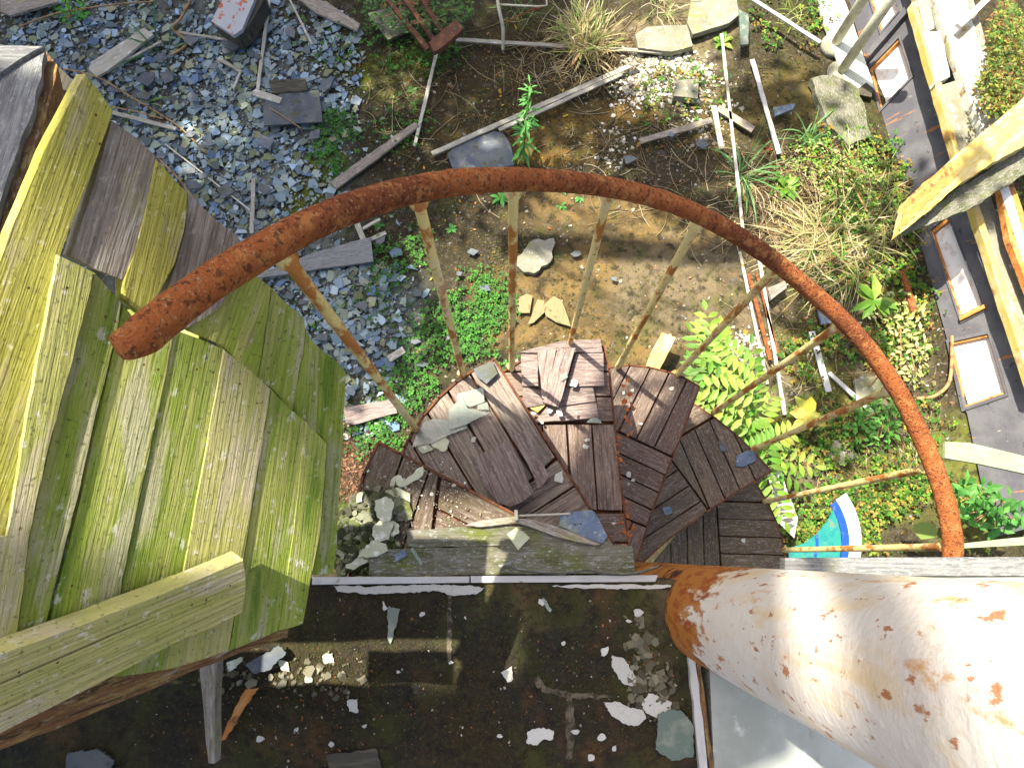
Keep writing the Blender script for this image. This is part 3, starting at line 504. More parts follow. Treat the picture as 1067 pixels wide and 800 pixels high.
# treads
def tread(px, z, secs, tone, frame_edges, wid=.072):
    """secs: list of (split pixel a, split pixel b, keep-side pixel, board direction pixels)"""
    poly0 = [W(*p, z).xy for p in px]; c = sum((Vector(p) for p in poly0), Vector((0, 0))) / len(poly0)
    d0a, d0b = W(*secs[0][2][0], z).xy, W(*secs[0][2][1], z).xy; x = (d0b - d0a).normalized(); Rm = Matrix(((x.x, -x.y, 0), (x.y, x.x, 0), (0, 0, 1)))
    inv = Rm.transposed().to_2x2(); inv0 = inv; runs = []
    for lines, keep, dpx in secs:
        cols = []; bm = bmesh.new()
        poly = [p.copy() for p in poly0]; kp = W(*keep, z).xy
        for la, lb in lines:
            a, b = W(*la, z).xy, W(*lb, z).xy; n = Vector((-(b - a).y, (b - a).x)).normalized()
            if (kp - a).dot(n) < 0: n = -n
            poly = clip(poly, a + n * .004, n)
            if len(poly) < 3: break
        if len(poly) < 3: continue
        d = (W(*dpx[1], z).xy - W(*dpx[0], z).xy).normalized(); n = Vector((-d.y, d.x)); Rs = Matrix(((d.x, -d.y, 0), (d.y, d.x, 0), (0, 0, 1))); inv = Rs.transposed().to_2x2(); lo = min(p.dot(n) for p in poly); hi = max(p.dot(n) for p in poly); k = max(1, round((hi - lo) / wid)); w = (hi - lo) / k
        for i in range(k):
            g = .0018 + RND.uniform(0, .0015); s = clip(clip(poly, n * (lo + i * w + g), n), n * (lo + (i + 1) * w - g), -n)
            if len(s) < 3: continue
            f0 = len(bm.faces); dz = RND.uniform(-.003, .003); prism(bm, [inv @ (q - c) for q in frag(s, .05, .0008)], -.022 + dz, dz, .0012)
            j = RND.uniform(.75, 1.25); t = [tone[0] * j * RND.uniform(.95, 1.05), tone[1] * j, tone[2] * j]; cols += [t] * (len(bm.faces) - f0)
        me = bpy.data.meshes.new('tread'); bm.to_mesh(me); bm.free(); tint(me, cols); runs.append((me, Rs))
    o = put('tread', runs[0][0], 'tread_wood', stair, Vector((c.x, c.y, z)), runs[0][1]); inv = runs[0][1].transposed().to_2x2()
    for me, Rs in runs[1:]:
        q_ = put('plank_run', me, 'tread_wood', None, None, runs[0][1].transposed() @ Rs); q_.parent = o
    fb = bmesh.new()        # steel rim: a flat bar on edge, and the tray it carries
    n_ = len(poly0)
    for i in frame_edges:
        a, b = poly0[i], poly0[(i + 1) % n_]; d = (b - a).normalized(); n = Vector((-d.y, d.x))
        if (c - a).dot(n) > 0: n = -n
        q = [a - d * .002, b + d * .002, b + d * .002 + n * .005, a - d * .002 + n * .005]
        prism(fb, [inv @ (p - c) for p in q], -.045, .004)
    prism(fb, [inv @ ((p - c) * .985) for p in poly0], -.030, -.026)
    f = put('tread_frame', mesh(fb, 'tread_frame'), 'tread_rust', None, None); f.parent = o
    return o
zA, zB, zC, zD, zE, zF = -.03, -.20, -.54, -.93, -1.31, -1.60
tread([(395, 462), (380, 495), (372, 525), (366, 600), (655, 600)], zA, [([((470, 400), (440, 640))], (400, 520), ((395, 462), (372, 525))), ([((470, 400), (440, 640)), ((600, 480), (500, 620))], (520, 560), ((395, 462), (600, 566))), ([((600, 480), (500, 620))], (600, 585), ((395, 462), (372, 525)))], (.62, .60, .42), [0, 1, 2, 4])
tread([(515, 376), (495, 386), (476, 399), (458, 415), (442, 434), (430, 452), (422, 466), (415, 500), (560, 600), (655, 594)], zB, [([((610, 450), (520, 530))], (500, 440), ((515, 376), (610, 527))), ([((610, 450), (520, 530))], (600, 560), ((620, 490), (540, 540)))], (1.2, 1.2, 1.2), [0, 1, 2, 3, 4, 5, 6, 9])
tread([(500, 410), (525, 388), (545, 376), (570, 366), (600, 362), (628, 361), (634, 385), (645, 499), (658, 596), (560, 560)], zC, [([((500, 441), (650, 441))], (600, 400), ((500, 400), (650, 400))), ([((500, 441), (650, 441)), ((560, 532), (660, 533))], (600, 480), ((618, 441), (625, 540))), ([((560, 532), (660, 533))], (640, 560), ((560, 545), (660, 546)))], (1.0, .88, .85), [0, 1, 2, 3, 4, 5, 6, 7])
tread([(633, 384), (655, 381), (675, 383), (695, 388), (712, 394), (728, 403), (716, 436), (700, 476), (676, 540), (660, 592), (640, 560)], zD, [([((610, 433), (700, 476))], (680, 420), ((705, 400), (666, 480))), ([((610, 433), (700, 476)), ((620, 528), (690, 555))], (670, 500), ((640, 449), (698, 476))), ([((620, 528), (690, 555))], (660, 570), ((705, 400), (666, 480)))], (.80, .68, .64), [0, 1, 2, 3, 4, 5, 6, 7, 8])
tread([(700, 410), (722, 421), (745, 436), (765, 452), (785, 471), (803, 491), (768, 511), (735, 533), (695, 562), (662, 592), (650, 550)], zE, [([((695, 472), (742, 537)), ((690, 466), (745, 434))], (760, 490), ((709, 456), (740, 528))), ([((690, 466), (745, 434))], (712, 430), ((690, 466), (745, 434))), ([((695, 472), (742, 537))], (700, 530), ((670, 556), (728, 518)))], (.62, .58, .44), [0, 1, 2, 3, 4, 5, 6, 7, 8])
tread([(770, 480), (788, 505), (800, 525), (809, 545), (815, 565), (819, 590), (810, 615), (665, 605)], zF, [([((745, 500), (752, 600)), ((760, 522), (805, 524))], (785, 560), ((750, 560), (815, 562))), ([((760, 522), (805, 524))], (780, 505), ((770, 515), (800, 515))), ([((745, 500), (752, 600))], (720, 570), ((720, 500), (722, 600)))], (.50, .52, .34), [0, 1, 2, 3, 4, 5])
# lower treads, continuing under the landing down to the ground
for k in range(3):
    z = -1.95 - .34 * k; a0 = R(2 - 40 * k); pts = [AX.xy + Vector((math.cos(a0 - R(10 * j)), math.sin(a0 - R(10 * j)))) * .74 for j in range(5)] + [AX.xy + Vector((.09, 0))]
    bm = bmesh.new(); c = sum(pts, Vector((0, 0))) / len(pts); prism(bm, [p - c for p in pts], -.03, 0, .002)
    me = mesh(bm, 'tread'); tint(me, [(.7, .66, .5)] * len(me.polygons)); put('tread', me, 'tread_wood', stair, Vector((c.x, c.y, z)))

# ------------------------------------------------------------------ landing
def flat(name, px, z, th, m, **k): return slab(name, px, H(z), th, m, **k)
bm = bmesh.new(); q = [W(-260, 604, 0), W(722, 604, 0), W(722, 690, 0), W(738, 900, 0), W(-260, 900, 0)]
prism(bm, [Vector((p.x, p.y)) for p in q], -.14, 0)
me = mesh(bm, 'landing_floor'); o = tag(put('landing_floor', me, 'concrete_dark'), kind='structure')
bm = bmesh.new(); q = [W(735, 604, 0), W(1300, 600, 0), W(1400, 1000, 0), W(752, 1000, 0)]
prism(bm, [Vector((p.x, p.y)) for p in q], -.14, .004)
tag(put('grey_floor', mesh(bm, 'grey_floor'), 'grey_floor'), kind='structure')
def thing(o, label, cat, group=None): return tag(o, label, cat, group)
thing(flat('edge_strip', [(325, 601), (489, 600.5), (489, 607), (325, 609)], .012, .012, 'white_trim', rough=0), 'left length of white strip along the landing edge', 'edge strip')
thing(flat('edge_strip', [(490.5, 600), (686, 599), (683, 606), (490.5, 607)], .014, .012, 'white_trim', rough=0), 'right length of white strip along the landing edge, ending at the post', 'edge strip')
thing(flat('edge_strip', [(818, 581), (1090, 580), (1090, 600), (818, 600)], -.06, .03, 'blue_grey_board', rough=0), 'pale strip behind the white post at the right edge', 'edge strip')
thing(flat('door_threshold', [(717, 680), (724, 680), (738, 805), (730, 805)], .016, .02, 'white_trim'), 'narrow white trim between mossy landing and smooth grey floor', 'floor trim')
thing(flat('floor_trim', [(725, 682), (729, 684), (745, 805), (740, 805)], .012, .02, 'brown_edge'), 'thin dark wooden trim beside the smooth grey floor', 'floor trim')
# chips and debris on the landing
zs = lambda x, y: 0
scatter('landing_litter', 1100, [(480, 700, 200, 90, 3), (330, 740, 90, 70, 2), (230, 730, 90, 70, 2), (640, 700, 60, 90, 1.5), (690, 690, 25, 60, .5)], (.0015, .008), [(.36, .11, .04), (.45, .44, .4), (.16, .09, .05), (.3, .1, .03), (.12, .1, .07), (.3, .28, .22), (.07, .07, .04), (.05, .04, .02), (.1, .05, .02)], 'chips', 25, 0, zs, .3, lift=.001, keep=lambda x, y: y < -.06)
scatter('landing_moss', 12000, [(480, 660, 230, 55, 3), (400, 730, 200, 70, 2), (580, 740, 160, 70, 3), (340, 710, 60, 30, 1)], (.0015, .005), [(.03, .038, .008), (.045, .05, .01), (.06, .034, .014), (.03, .024, .012), (.08, .045, .02)], 'chips', 40, 0, zs, .5, lift=.003, keep=lambda x, y: y < -.06)
scatter('stone_rubble', 260, [(668, 695, 18, 45, 2), (690, 720, 16, 30, 1), (330, 705, 50, 20, 1), (240, 705, 60, 20, 1)], (.008, .03), [(.13, .12, .08), (.18, .17, .12), (.09, .08, .05)], 'chips', 30, 0, zs, .35, lift=.004, keep=lambda x, y: y < -.06)
wf = lambda px, lab, m='white_flake', z=.006, th=.003, nm='paint_flake', ct='paint flake', gp='paint flakes on the landing': thing(flat(nm, px, z, th, m, rough=.0022, step=.0035), lab, ct, gp)
wf([(638, 683), (650, 686), (656, 694), (663, 706), (660, 714), (650, 712), (644, 705), (638, 695)], 'elongated white paint flake, upper of the large ones near the post')
wf([(629, 731), (645, 731), (655, 737), (668, 738), (674, 748), (665, 756), (650, 754), (637, 745)], 'wide cracked white paint flake left of its twin near the green glass')
wf([(676, 722), (686, 725), (700, 731), (697, 741), (684, 748), (673, 742), (668, 735)], 'cracked white paint flake just above the green glass sheet')
wf([(550, 762), (562, 758), (577, 761), (576, 770), (565, 770), (560, 776), (549, 774)], 'chunky white paint flake at the bottom centre of the landing')
wf([(522, 701), (533, 694), (535, 708), (529, 711)], 'small pointed white flake in the middle of the landing')
wf([(627, 675), (634, 673), (632, 682), (627, 683)], 'small rounded white chip above the elongated flake')
wf([(398, 626), (404, 633), (399, 636)], 'small white triangle chip near the left strip')
wf([(361, 730), (372, 728), (373, 742), (364, 741)], 'pale chip below the sunlit moss patch')
wf([(290, 686), (300, 690), (302, 700), (292, 697)], 'cream flake at the left of the sunlit patch', 'flake')
wf([(336, 682), (346, 680), (348, 690), (338, 692)], 'cream flake in the upper part of the sunlit patch', 'flake')
wf([(318, 704), (324, 703), (325, 711), (318, 711)], 'round cream chip in the lower part of the sunlit patch', 'flake')
wf([(347, 610), (390, 611), (420, 610), (455, 609), (490, 610), (505, 612), (498, 618), (470, 620), (458, 615), (430, 617), (390, 619), (352, 616)], 'long crust of white paint along the left strip', th=.002)
wf([(575, 610), (640, 609), (700, 610), (690, 613), (640, 613), (590, 612)], 'thin crust of white paint along the right strip', th=.002)
for u, v, s in ((440, 640, 4), (564, 627, 6), (655, 647, 4), (587, 670, 3), (665, 637, 7), (600, 762, 5), (627, 769, 6), (615, 790, 6), (640, 780, 5), (520, 767, 4), (380, 756, 4), (308, 760, 4), (270, 770, 5), (345, 776, 4), (415, 700, 3), (470, 690, 3)):
    wf([(u + s * RND.uniform(.4, 1.1) * math.cos(j * 1.05), v + s * RND.uniform(.3, .9) * math.sin(j * 1.05)) for j in range(6)], 'tiny white paint chip on the dark mossy landing')
for px, lab in (([(466, 620), (470, 619), (471, 655), (470, 690), (466, 690)], 'faint pale upright seam worn into the landing'), ([(556, 706), (562, 704), (570, 716), (600, 722), (640, 724), (640, 727), (600, 727), (568, 722), (560, 716)], 'faint tan level seam worn into the landing'), ([(590, 728), (596, 727), (600, 760), (596, 790), (590, 790)], 'faint tan upright seam at the bottom of the landing')):
    thing(flat('worn_seam', px, .0025, .002, 'worn', rough=.003, step=.006), lab, 'floor seam')
wf([(686, 744), (702, 738), (712, 742), (722, 754), (723, 788), (700, 792), (684, 781)], 'green-grey glass sheet leaning near the smooth grey floor', 'dark_glass', .012, .004, 'glass_sheet', 'glass sheet', None)
wf([(404, 632), (417, 634), (407, 671), (405, 668)], 'dark narrow glass shard on the left of the landing', 'dark_glass', .006, .003, 'glass_shard', 'glass shard', None)
wf([(566, 622), (576, 636), (573, 638), (564, 624)], 'thin pale shard just below the right strip', 'glass', .006, .003, 'glass_shard', 'glass shard', None)
wf([(70, 785), (100, 780), (118, 792), (112, 812), (66, 812)], 'grey-green slate piece at the bottom left of the landing', 'slate', .012, .006, 'slate_piece', 'slate', None)
wf([(255, 692), (275, 682), (290, 672), (298, 680), (280, 698), (264, 702)], 'pale broken slate just under the end of the rotten beam', 'slate', .03, .006, 'slate_piece', 'slate', None)
wf([(236, 690), (254, 684), (246, 694), (238, 700)], 'small pale slate beside the stake under the beam', 'flake', .02, .005, 'slate_piece', 'slate', None)
wf([(255, 718), (268, 716), (262, 726), (235, 770), (228, 772)], 'rust-brown splinter of wood on the landing right of the stake', 'raw_wood', .012, .008, 'wood_splinter', 'wood', None)
wf([(340, 787), (392, 780), (400, 812), (345, 812)], 'dark flat slate at the bottom edge of the landing', 'dark_board', .01, .006, 'slate_piece', 'slate', None)
thing(flat('wooden_stake', [(207, 680), (226, 680), (224, 745), (223, 795), (217, 795), (213, 750)], .10, .03, 'grey_board', d=((218, 690), (219, 790))), 'short tapered wooden stake standing out below the mossy panel', 'stake')

# ------------------------------------------------------------------ debris on the treads
T = H
def on(px, z, m, lab, nm='loose_board', ct='board', gp='loose boards on the treads', th=.016, d=None, rough=.0015, step=.03, tilt=0):
    return thing(flat(nm, px, z, th, m, d=d, rough=rough, step=step, tilt=tilt), lab, ct, gp)
on([(424, 552), (480, 549), (560, 548), (628, 551), (640, 570), (500, 569), (424, 570)], -.005, 'mossy_grey', 'dark mossy board, upper of the two along the top tread', d=((424, 560), (628, 560)), th=.02)
on([(386, 572), (500, 569.5), (659, 568), (662, 597), (540, 598), (384, 600)], .000, 'mossy_grey', 'grey mossy board, lower of the two, next to the white edge strip', d=((386, 585), (660, 583)), th=.024)
on([(491, 478), (512, 467), (531, 458), (545, 485), (556, 513), (545, 522), (532, 528), (518, 524), (505, 505)], -.145, 'loose_wood', 'broad loose board with a splintered lower end on the glass-strewn tread', d=((531, 458), (556, 513)), rough=.003)
on([(532, 455), (548, 448), (572, 496), (566, 505), (561, 509), (548, 480)], -.135, 'loose_wood', 'narrow loose board leaning beside the broad one, frayed at its end', d=((548, 448), (572, 496)), rough=.002)
on([(542, 367), (583, 355.5), (626, 353), (628, 367), (597, 367), (570, 368)], zC + .045, 'loose_wood', 'topmost board of the pile, across the outer end of the tread', d=((542, 367), (628, 360)))
on([(543, 368), (560, 368), (561, 402), (544, 402)], zC + .035, 'loose_wood', 'small square board at the left of the pile', d=((543, 368), (560, 368)))
on([(560, 366), (580, 363), (569, 415), (565, 415)], zC + .060, 'loose_wood', 'thin tapering board left of the widest slanting one on the pile', d=((575, 363), (567, 415)))
on([(581, 363), (600, 362), (582, 424), (566, 419)], zC + .075, 'loose_wood', 'slanting wide board on top of the pile', d=((590, 363), (574, 420)))
on([(600, 368), (629, 367), (630, 402), (591, 402)], zC + .04, 'loose_wood', 'square board at the right of the pile', d=((600, 368), (629, 368)))
on([(588, 404), (618, 403), (621, 418), (578, 424)], zC + .030, 'loose_wood', 'short board across the tread just under the square one', d=((588, 404), (618, 403)))
on([(570, 424), (621, 418), (624, 434), (590, 438), (556, 440)], zC + .022, 'loose_wood', 'lowest short board across the tread below the pile', d=((570, 424), (621, 418)))
on([(545, 402), (568, 408), (572, 420), (545, 425)], zC + .026, 'loose_wood', 'broken end of a board under the left side of the pile', d=((545, 402), (568, 408)))
on([(583, 536), (616, 531), (620, 533), (633, 558), (628, 567), (610, 560), (583, 548)], .004, 'blue_slate', 'blue slate with clipped corners resting by the inner ends of the treads', 'slate_piece', 'slate', None, .005, rough=.002)
on([(484, 547), (500, 542), (537, 538), (540, 544), (500, 549)], .012, 'grey_board', 'grey flat stick left of the small upright peg', 'stick', 'stick', None, .006)
on([(540, 536), (594, 534), (594, 536), (540, 538.5)], .012, 'pale_lath', 'thin pale stick running right from the small peg', 'stick', 'stick', None, .004, rough=0)
on([(539, 540), (552, 541), (580, 548), (626, 567), (620, 568), (585, 560), (540, 545)], .016, 'grey_board', 'long pale split stick pointing right across the two boards', 'stick', 'stick', None, .006)
on([(536, 531), (539.5, 531), (540, 542), (536.5, 542)], .03, 'pale_lath', 'small pale upright peg at the meeting of the sticks', 'peg', 'peg', None, .03, rough=0)
on([(528, 556), (538, 549), (548, 556), (552, 560), (540, 573), (535, 566)], .006, 'flake', 'yellow-edged pale flake in the middle of the upper mossy board', 'paint_flake', 'paint flake', None, .003)
on([(427, 572), (430, 570), (441, 586), (438, 590)], .01, 'glass', 'narrow white shard on the lower mossy board', 'glass_shard', 'glass shard', None, .003)
on([(410, 578), (422, 572), (424, 578), (412, 586)], .01, 'blue_slate', 'small dark blue slate chip on the lower mossy board', 'slate_piece', 'slate', None, .004)
# curled strips along the landing edge
for pts, lab in (([(521, 597, .02), (528, 591, .05), (545, 596, .03), (590, 599, .02)], 'dark green curled strip left of the other along the edge'), ([(592, 598, .03), (612, 595, .04), (630, 599, .02), (660, 599, .02), (685, 592, .03)], 'dark green curled strip nearest the post')):
    P = catmull([W(u, v, z) for u, v, z in pts], 6); bm = bmesh.new(); c = P[0].copy()
    v = [(bm.verts.new(p - c), bm.verts.new(p - c + Vector((0, .004, .018))), bm.verts.new(p - c + Vector((0, .007, .018))), bm.verts.new(p - c + Vector((0, .004, 0)))) for p in P]
    for a, b in zip(v, v[1:]):
        for i in range(4): bm.faces.new((a[i], a[(i + 1) % 4], b[(i + 1) % 4], b[i]))
    bm.faces.new(v[0]); bm.faces.new(v[-1][::-1])
    thing(put('curled_strip', mesh(bm, 'curled_strip'), 'mossy_grey', None, c), lab, 'strip')
# glass and flakes on the second tread
gl = lambda px, z, lab, m='glass': on(px, z, m, lab, 'glass_shard', 'glass shard', None, .003, rough=.0008)
gl([(441, 440), (452, 436), (486, 441), (487, 446), (469, 452), (450, 462), (429, 466), (433, 455)], zB + .010, 'largest glass shard, fan-shaped, at the outer left corner of its tread')
gl([(473, 421), (482, 414), (489, 430), (497, 434), (485, 443), (468, 448), (467, 428)], zB + .016, 'glass shard between the fan-shaped and the pointed ones')
gl([(476, 410), (504, 403), (505, 419), (490, 424), (477, 420)], zB + .012, 'square glass shard, uppermost of the cluster')
gl([(482, 424), (512, 430), (499, 435), (483, 444), (476, 436)], zB + .022, 'pointed glass shard on top of the cluster')
gl([(497, 421), (508, 419), (510, 427), (498, 427)], zB + .008, 'smallest glass shard at the right of the cluster')
on([(493, 384), (513, 376), (519, 389), (507, 400), (498, 393)], zB + .02, 'slate', 'grey slate curling at the outermost corner of the glass-strewn tread', 'slate_piece', 'slate', None, .006)
fl = lambda px, z, lab, m='flake', gp='paint flakes on the treads': on(px, z, m, lab, 'paint_flake', 'paint flake', gp, .003, rough=.0028, step=.005)
fl([(450, 458), (462, 453), (469, 460), (463, 471), (450, 465)], zB + .006, 'grey-white flake directly below the largest glass shard')
fl([(435, 466), (446, 463), (452, 468), (440, 473)], zB + .006, 'small white flake near the outer corner of the tread')
fl([(434, 489), (440, 485), (441, 495), (433, 500), (420, 508), (413, 505), (411, 496), (415, 494), (420, 500), (428, 496)], zA + .006, 'crooked white flake beside the rusty edge of the top tread')
fl([(408, 500), (413, 495), (412, 504), (407, 508)], zA + .006, 'small flake left of the crooked one')
fl([(401, 512), (412, 508), (428, 514), (427, 525), (416, 522), (410, 518)], zA + .008, 'flat flake under the crooked one')
fl([(390, 521), (403, 517), (411, 523), (408, 540), (400, 545), (392, 536)], zA + .03, 'big pale flake at the left, highest of the large pile')
fl([(388, 548), (398, 541), (410, 545), (405, 562), (394, 565), (387, 558)], zA + .028, 'big cracked pale flake in the middle of the left pile')
fl([(404, 542), (415, 545), (416, 556), (407, 560)], zA + .02, 'squarish flake at the right side of the left pile')
fl([(376, 575), (388, 562), (402, 566), (404, 573), (390, 580), (372, 580)], zA + .035, 'broad pale flake, lowest of the left pile')
fl([(359, 590), (375, 580), (384, 585), (368, 594)], zA + .03, 'greenish curved flake next to the white strip')
fl([(372, 514), (378, 512), (377, 522), (371, 524)], zA + .02, 'small grey flake by the mossy panel edge')
fl([(578, 494), (586, 490), (586, 503), (577, 501)], zB + .006, 'white flake on the inner half of the glass-strewn tread', 'white_flake')
fl([(491, 456), (496, 455), (495, 461), (491, 461)], zB + .006, 'small white chip right of the glass cluster', 'white_flake')
fl([(580, 428), (584, 424), (587, 433), (582, 434)], zC + .05, 'small white chip on the lowest short board', 'white_flake')
fl([(596, 395), (602, 396), (600, 403), (594, 402)], zC + .06, 'silvery flake on the square board of the pile', 'white_flake')
for u, v, z in ((573, 428, zC + .04), (600, 430, zC + .05), (610, 465, zC + .006), (612, 458, zC + .006), (655, 494, zD + .006), (655, 504, zD + .006), (650, 409, zD + .006), (668, 442, zD + .006), (775, 563, zF + .006), (700, 405, zD + .006), (660, 407, zD + .006), (565, 440, zC + .03), (556, 431, zC + .03), (660, 500, zD + .006), (640, 545, zC + .006)):
    s = RND.uniform(2, 4); fl([(u + s * RND.uniform(.4, 1.3) * math.cos(j * 1.05), v + s * RND.uniform(.3, 1) * math.sin(j * 1.05)) for j in range(6)], z, 'tiny pale chip lying on a brown tread', 'white_flake')
on([(767, 475), (779, 469), (787, 470), (788, 480), (775, 486), (767, 486)], zE + .012, 'blue_slate', 'dark blue slate on the outer corner of a lower tread', 'slate_piece', 'slate', None, .006)
on([(748, 459), (756, 463), (759, 470), (751, 470)], zE + .008, 'slate', 'small grey slate chip left of the dark blue slate', 'slate_piece', 'slate', None, .004)
on([(690, 529), (699, 527), (701, 534), (693, 537)], zE + .008, 'blue_slate', 'small dark chip on the inner half of a lower tread', 'slate_piece', 'slate', None, .004)
on([(562, 412), (575, 415), (560, 430), (552, 425)], zC + .02, 'cream_timber', 'small tan wedge of board on the inner left of the pile', 'wood_splinter', 'wood', None, .006)
gl([(583, 391), (590, 387), (592, 393), (585, 397)], zC + .085, 'small round glass piece on the slanting board')
gl([(611, 440), (620, 431), (628, 441)], zC + .02, 'small grey-green glass triangle on the middle tread')
scatter('tread_litter', 800, [(430, 530, 60, 40, 4), (400, 560, 35, 30, 3), (450, 500, 40, 25, 1)], (.002, .009), [(.5, .5, .42), (.3, .25, .18), (.18, .1, .07), (.6, .6, .52), (.12, .07, .05)], 'chips', 25, zA, zs, .3, lift=.002)
scatter('wood_litter', 130, [(655, 420, 8, 30, 2), (652, 545, 8, 30, 2), (645, 470, 6, 30, 1)], (.004, .02), [(.45, .14, .03), (.35, .1, .03), (.2, .1, .05)], 'chips', 25, zC + .002, zs, .3, lift=.002)
cover('step_moss', 1000, [(385, 560, 25, 36, 3), (372, 530, 14, 16, 1), (400, 590, 60, 8, 1), (358, 560, 8, 30, 1)], (.005, .012), [(.08, .12, .02), (.10, .14, .03), (.04, .06, .02)], (0, .012), zA, zs)
scatter('step_rubble', 420, [(382, 560, 22, 34, 3), (365, 575, 10, 24, 1), (400, 540, 20, 30, 1)], (.008, .035), [(.16, .17, .10), (.24, .25, .17), (.08, .10, .03), (.10, .10, .07), (.04, .05, .02)], 'chips', 35, zA, zs, .3, lift=.02)
fl([(365, 516), (395, 512), (427, 522), (430, 540), (412, 542), (385, 530), (364, 530)], zA + .012, 'yellow-green mossy crust against the edge of the top tread', 'mossy_grey', None)

# ------------------------------------------------------------------ mossy board panel at the left
PP = P3((138, 370, .60), (360, 400, .79), (0, 750, .66))
pan = empty('board_panel', PP.hit(150, 450), 'large panel of mossy green and yellow boards with a jagged broken edge at the left', 'wooden panel')
def bd(px, m, off=0, d=None, th=.018, nm='board', rough=.0012, parent=None):
    return slab(nm, px, PP.off(off), th, m, d=d or ((120, 320), (45, 665)), parent=parent or pan, rough=rough * .35, step=.012)
bd([(89, 77), (105, 98), (118, 116), (92, 190), (62, 263), (30, 420), (10, 560), (-40, 560), (-60, 430), (-20, 330), (10, 243), (45, 160)], 'yellow_wood', 0, ((100, 95), (20, 330)))
bd([(117, 126), (140, 142), (163, 163), (152, 215), (141, 262), (128, 293), (100, 281), (74, 268), (96, 200)], 'grey_board', -.004, ((140, 145), (100, 280)))
bd([(163.5, 166), (175, 182), (196, 201), (192, 240), (183, 274), (150, 330), (129, 312), (129, 293), (142, 262), (153, 215)], 'yellow_wood', -.002, ((170, 180), (140, 310)))
bd([(197, 201), (220, 226), (244, 243), (262, 262), (230, 320), (190, 345), (165, 335), (184, 274), (193, 240)], 'grey_board', -.005, ((205, 210), (180, 320)))
bd([(61, 266), (98, 284), (76, 372), (50, 468), (30, 560), (14, 690), (-60, 760), (-60, 560), (8, 560), (31, 420)], 'pale_green_wood', .006, ((90, 285), (20, 640)))
bd([(99, 285), (127, 315), (120, 352), (100, 430), (80, 520), (62, 590), (43, 668), (15, 690), (31, 560), (51, 468)], 'green_wood', .002, ((115, 310), (30, 660)))
bd([(129, 318), (152, 350), (182, 344), (160, 450), (128, 600), (110, 706), (50, 720), (47, 668), (66, 590), (84, 520), (104, 430)], 'green_wood', 0)
bd([(182.6, 344), (210, 354), (233, 364), (212, 480), (172, 698), (111, 706), (128.6, 600)], 'green_wood', -.001, ((210, 350), (140, 690)))
bd([(233.5, 364), (258, 384), (282, 405), (262, 530), (238, 678), (173, 698), (212.8, 480)], 'pale_green_wood', .001, ((258, 384), (205, 690)))
bd([(282.6, 405), (300, 424), (318, 439), (306, 550), (290, 657), (239, 678), (262.8, 530)], 'green_wood', -.001, ((300, 424), (265, 665)))
bd([(318.6, 439), (341, 462), (333, 560), (324, 600), (316, 650), (291, 657), (306.6, 550)], 'green_wood', 0, ((330, 450), (305, 650)))
bd([(185, 338), (220, 300), (262, 284), (270, 290), (283, 300), (268, 398), (233, 360), (205, 349)], 'green_wood', -.008, ((250, 290), (225, 360)))
bd([(283.6, 300), (297, 317), (310, 325), (317, 332), (319, 343), (305, 430), (284, 405), (269, 395)], 'green_wood', -.010, ((300, 320), (285, 400)), rough=.004)
bd([(319.6, 344), (324, 356), (338, 368), (348, 375), (360, 387), (357, 470), (352, 540), (348, 598), (325, 599), (334, 560), (342, 462), (306, 430)], 'green_wood', -.009, ((345, 380), (330, 620)), rough=.004)
bd([(-40, 700), (0, 682), (80, 653), (160, 622), (215, 600), (254, 583), (256, 610), (253, 638), (225, 652), (192, 664), (135, 695), (70, 728), (0, 764), (-40, 785)], 'pale_green_wood', .030, ((0, 720), (250, 610)), .024, 'cross_board')
bd([(-40, 775), (0, 756), (100, 712), (200, 680), (260, 664), (302, 655), (300, 664), (250, 680), (202, 698), (150, 722), (100, 742), (50, 762), (0, 781), (-40, 795)], 'brown_edge', -.022, ((0, 770), (300, 660)), .03, 'bottom_rail', .004)
# unseen level boards added to shade the landing, with a gap for one sun patch
for x0, x1, y0, y1 in ((-1.7, -.33, .058, .25), (-1.7, -.52, .252, .30), (-.585, -.42, -.002, .056), (-1.7, -.78, -.002, .056), (-1.7, -.50, -.20, -.004), (-1.7, -.50, -.45, -.202)):
    bm = bmesh.new(); prism(bm, frag([Vector((x0, y0)), Vector((x1, y0)), Vector((x1, y1)), Vector((x0, y1))], .05, .006), -.02, 0)
    put('board', mesh(bm, 'board'), 'green_wood', pan, Vector((0, 0, .78 if x1 == -.33 else .85)))
for u, v in ((100, 120), (104, 150), (30, 300), (70, 300), (110, 330), (120, 335), (60, 600), (75, 610), (150, 380), (165, 385), (205, 385), (222, 388), (250, 400), (268, 420), (298, 345), (335, 400), (345, 402), (20, 700), (60, 690), (200, 630), (215, 625), (240, 610)):
    bm = bmesh.new(); p = PP.off(.032 if v > 600 else .008 if u < 80 else .003).hit(u, v); bmesh.ops.create_circle(bm, cap_ends=True, segments=10, radius=.0011)
    put('nail_head', mesh(bm, 'nail_head'), 'tread_rust', pan, p, PP.n.to_track_quat('Z', 'Y').to_matrix())
# framing behind the panel, holding it up from the landing
BP = PP.off(-.022)
for a, b in (((60, 500), (330, 470)), ((110, 200), (200, 260))):
    slab('batten', [(a[0], a[1]), (b[0], b[1]), (b[0] - 4, b[1] + 30), (a[0] - 4, a[1] + 30)], BP, .03, 'dark_board', parent=pan)
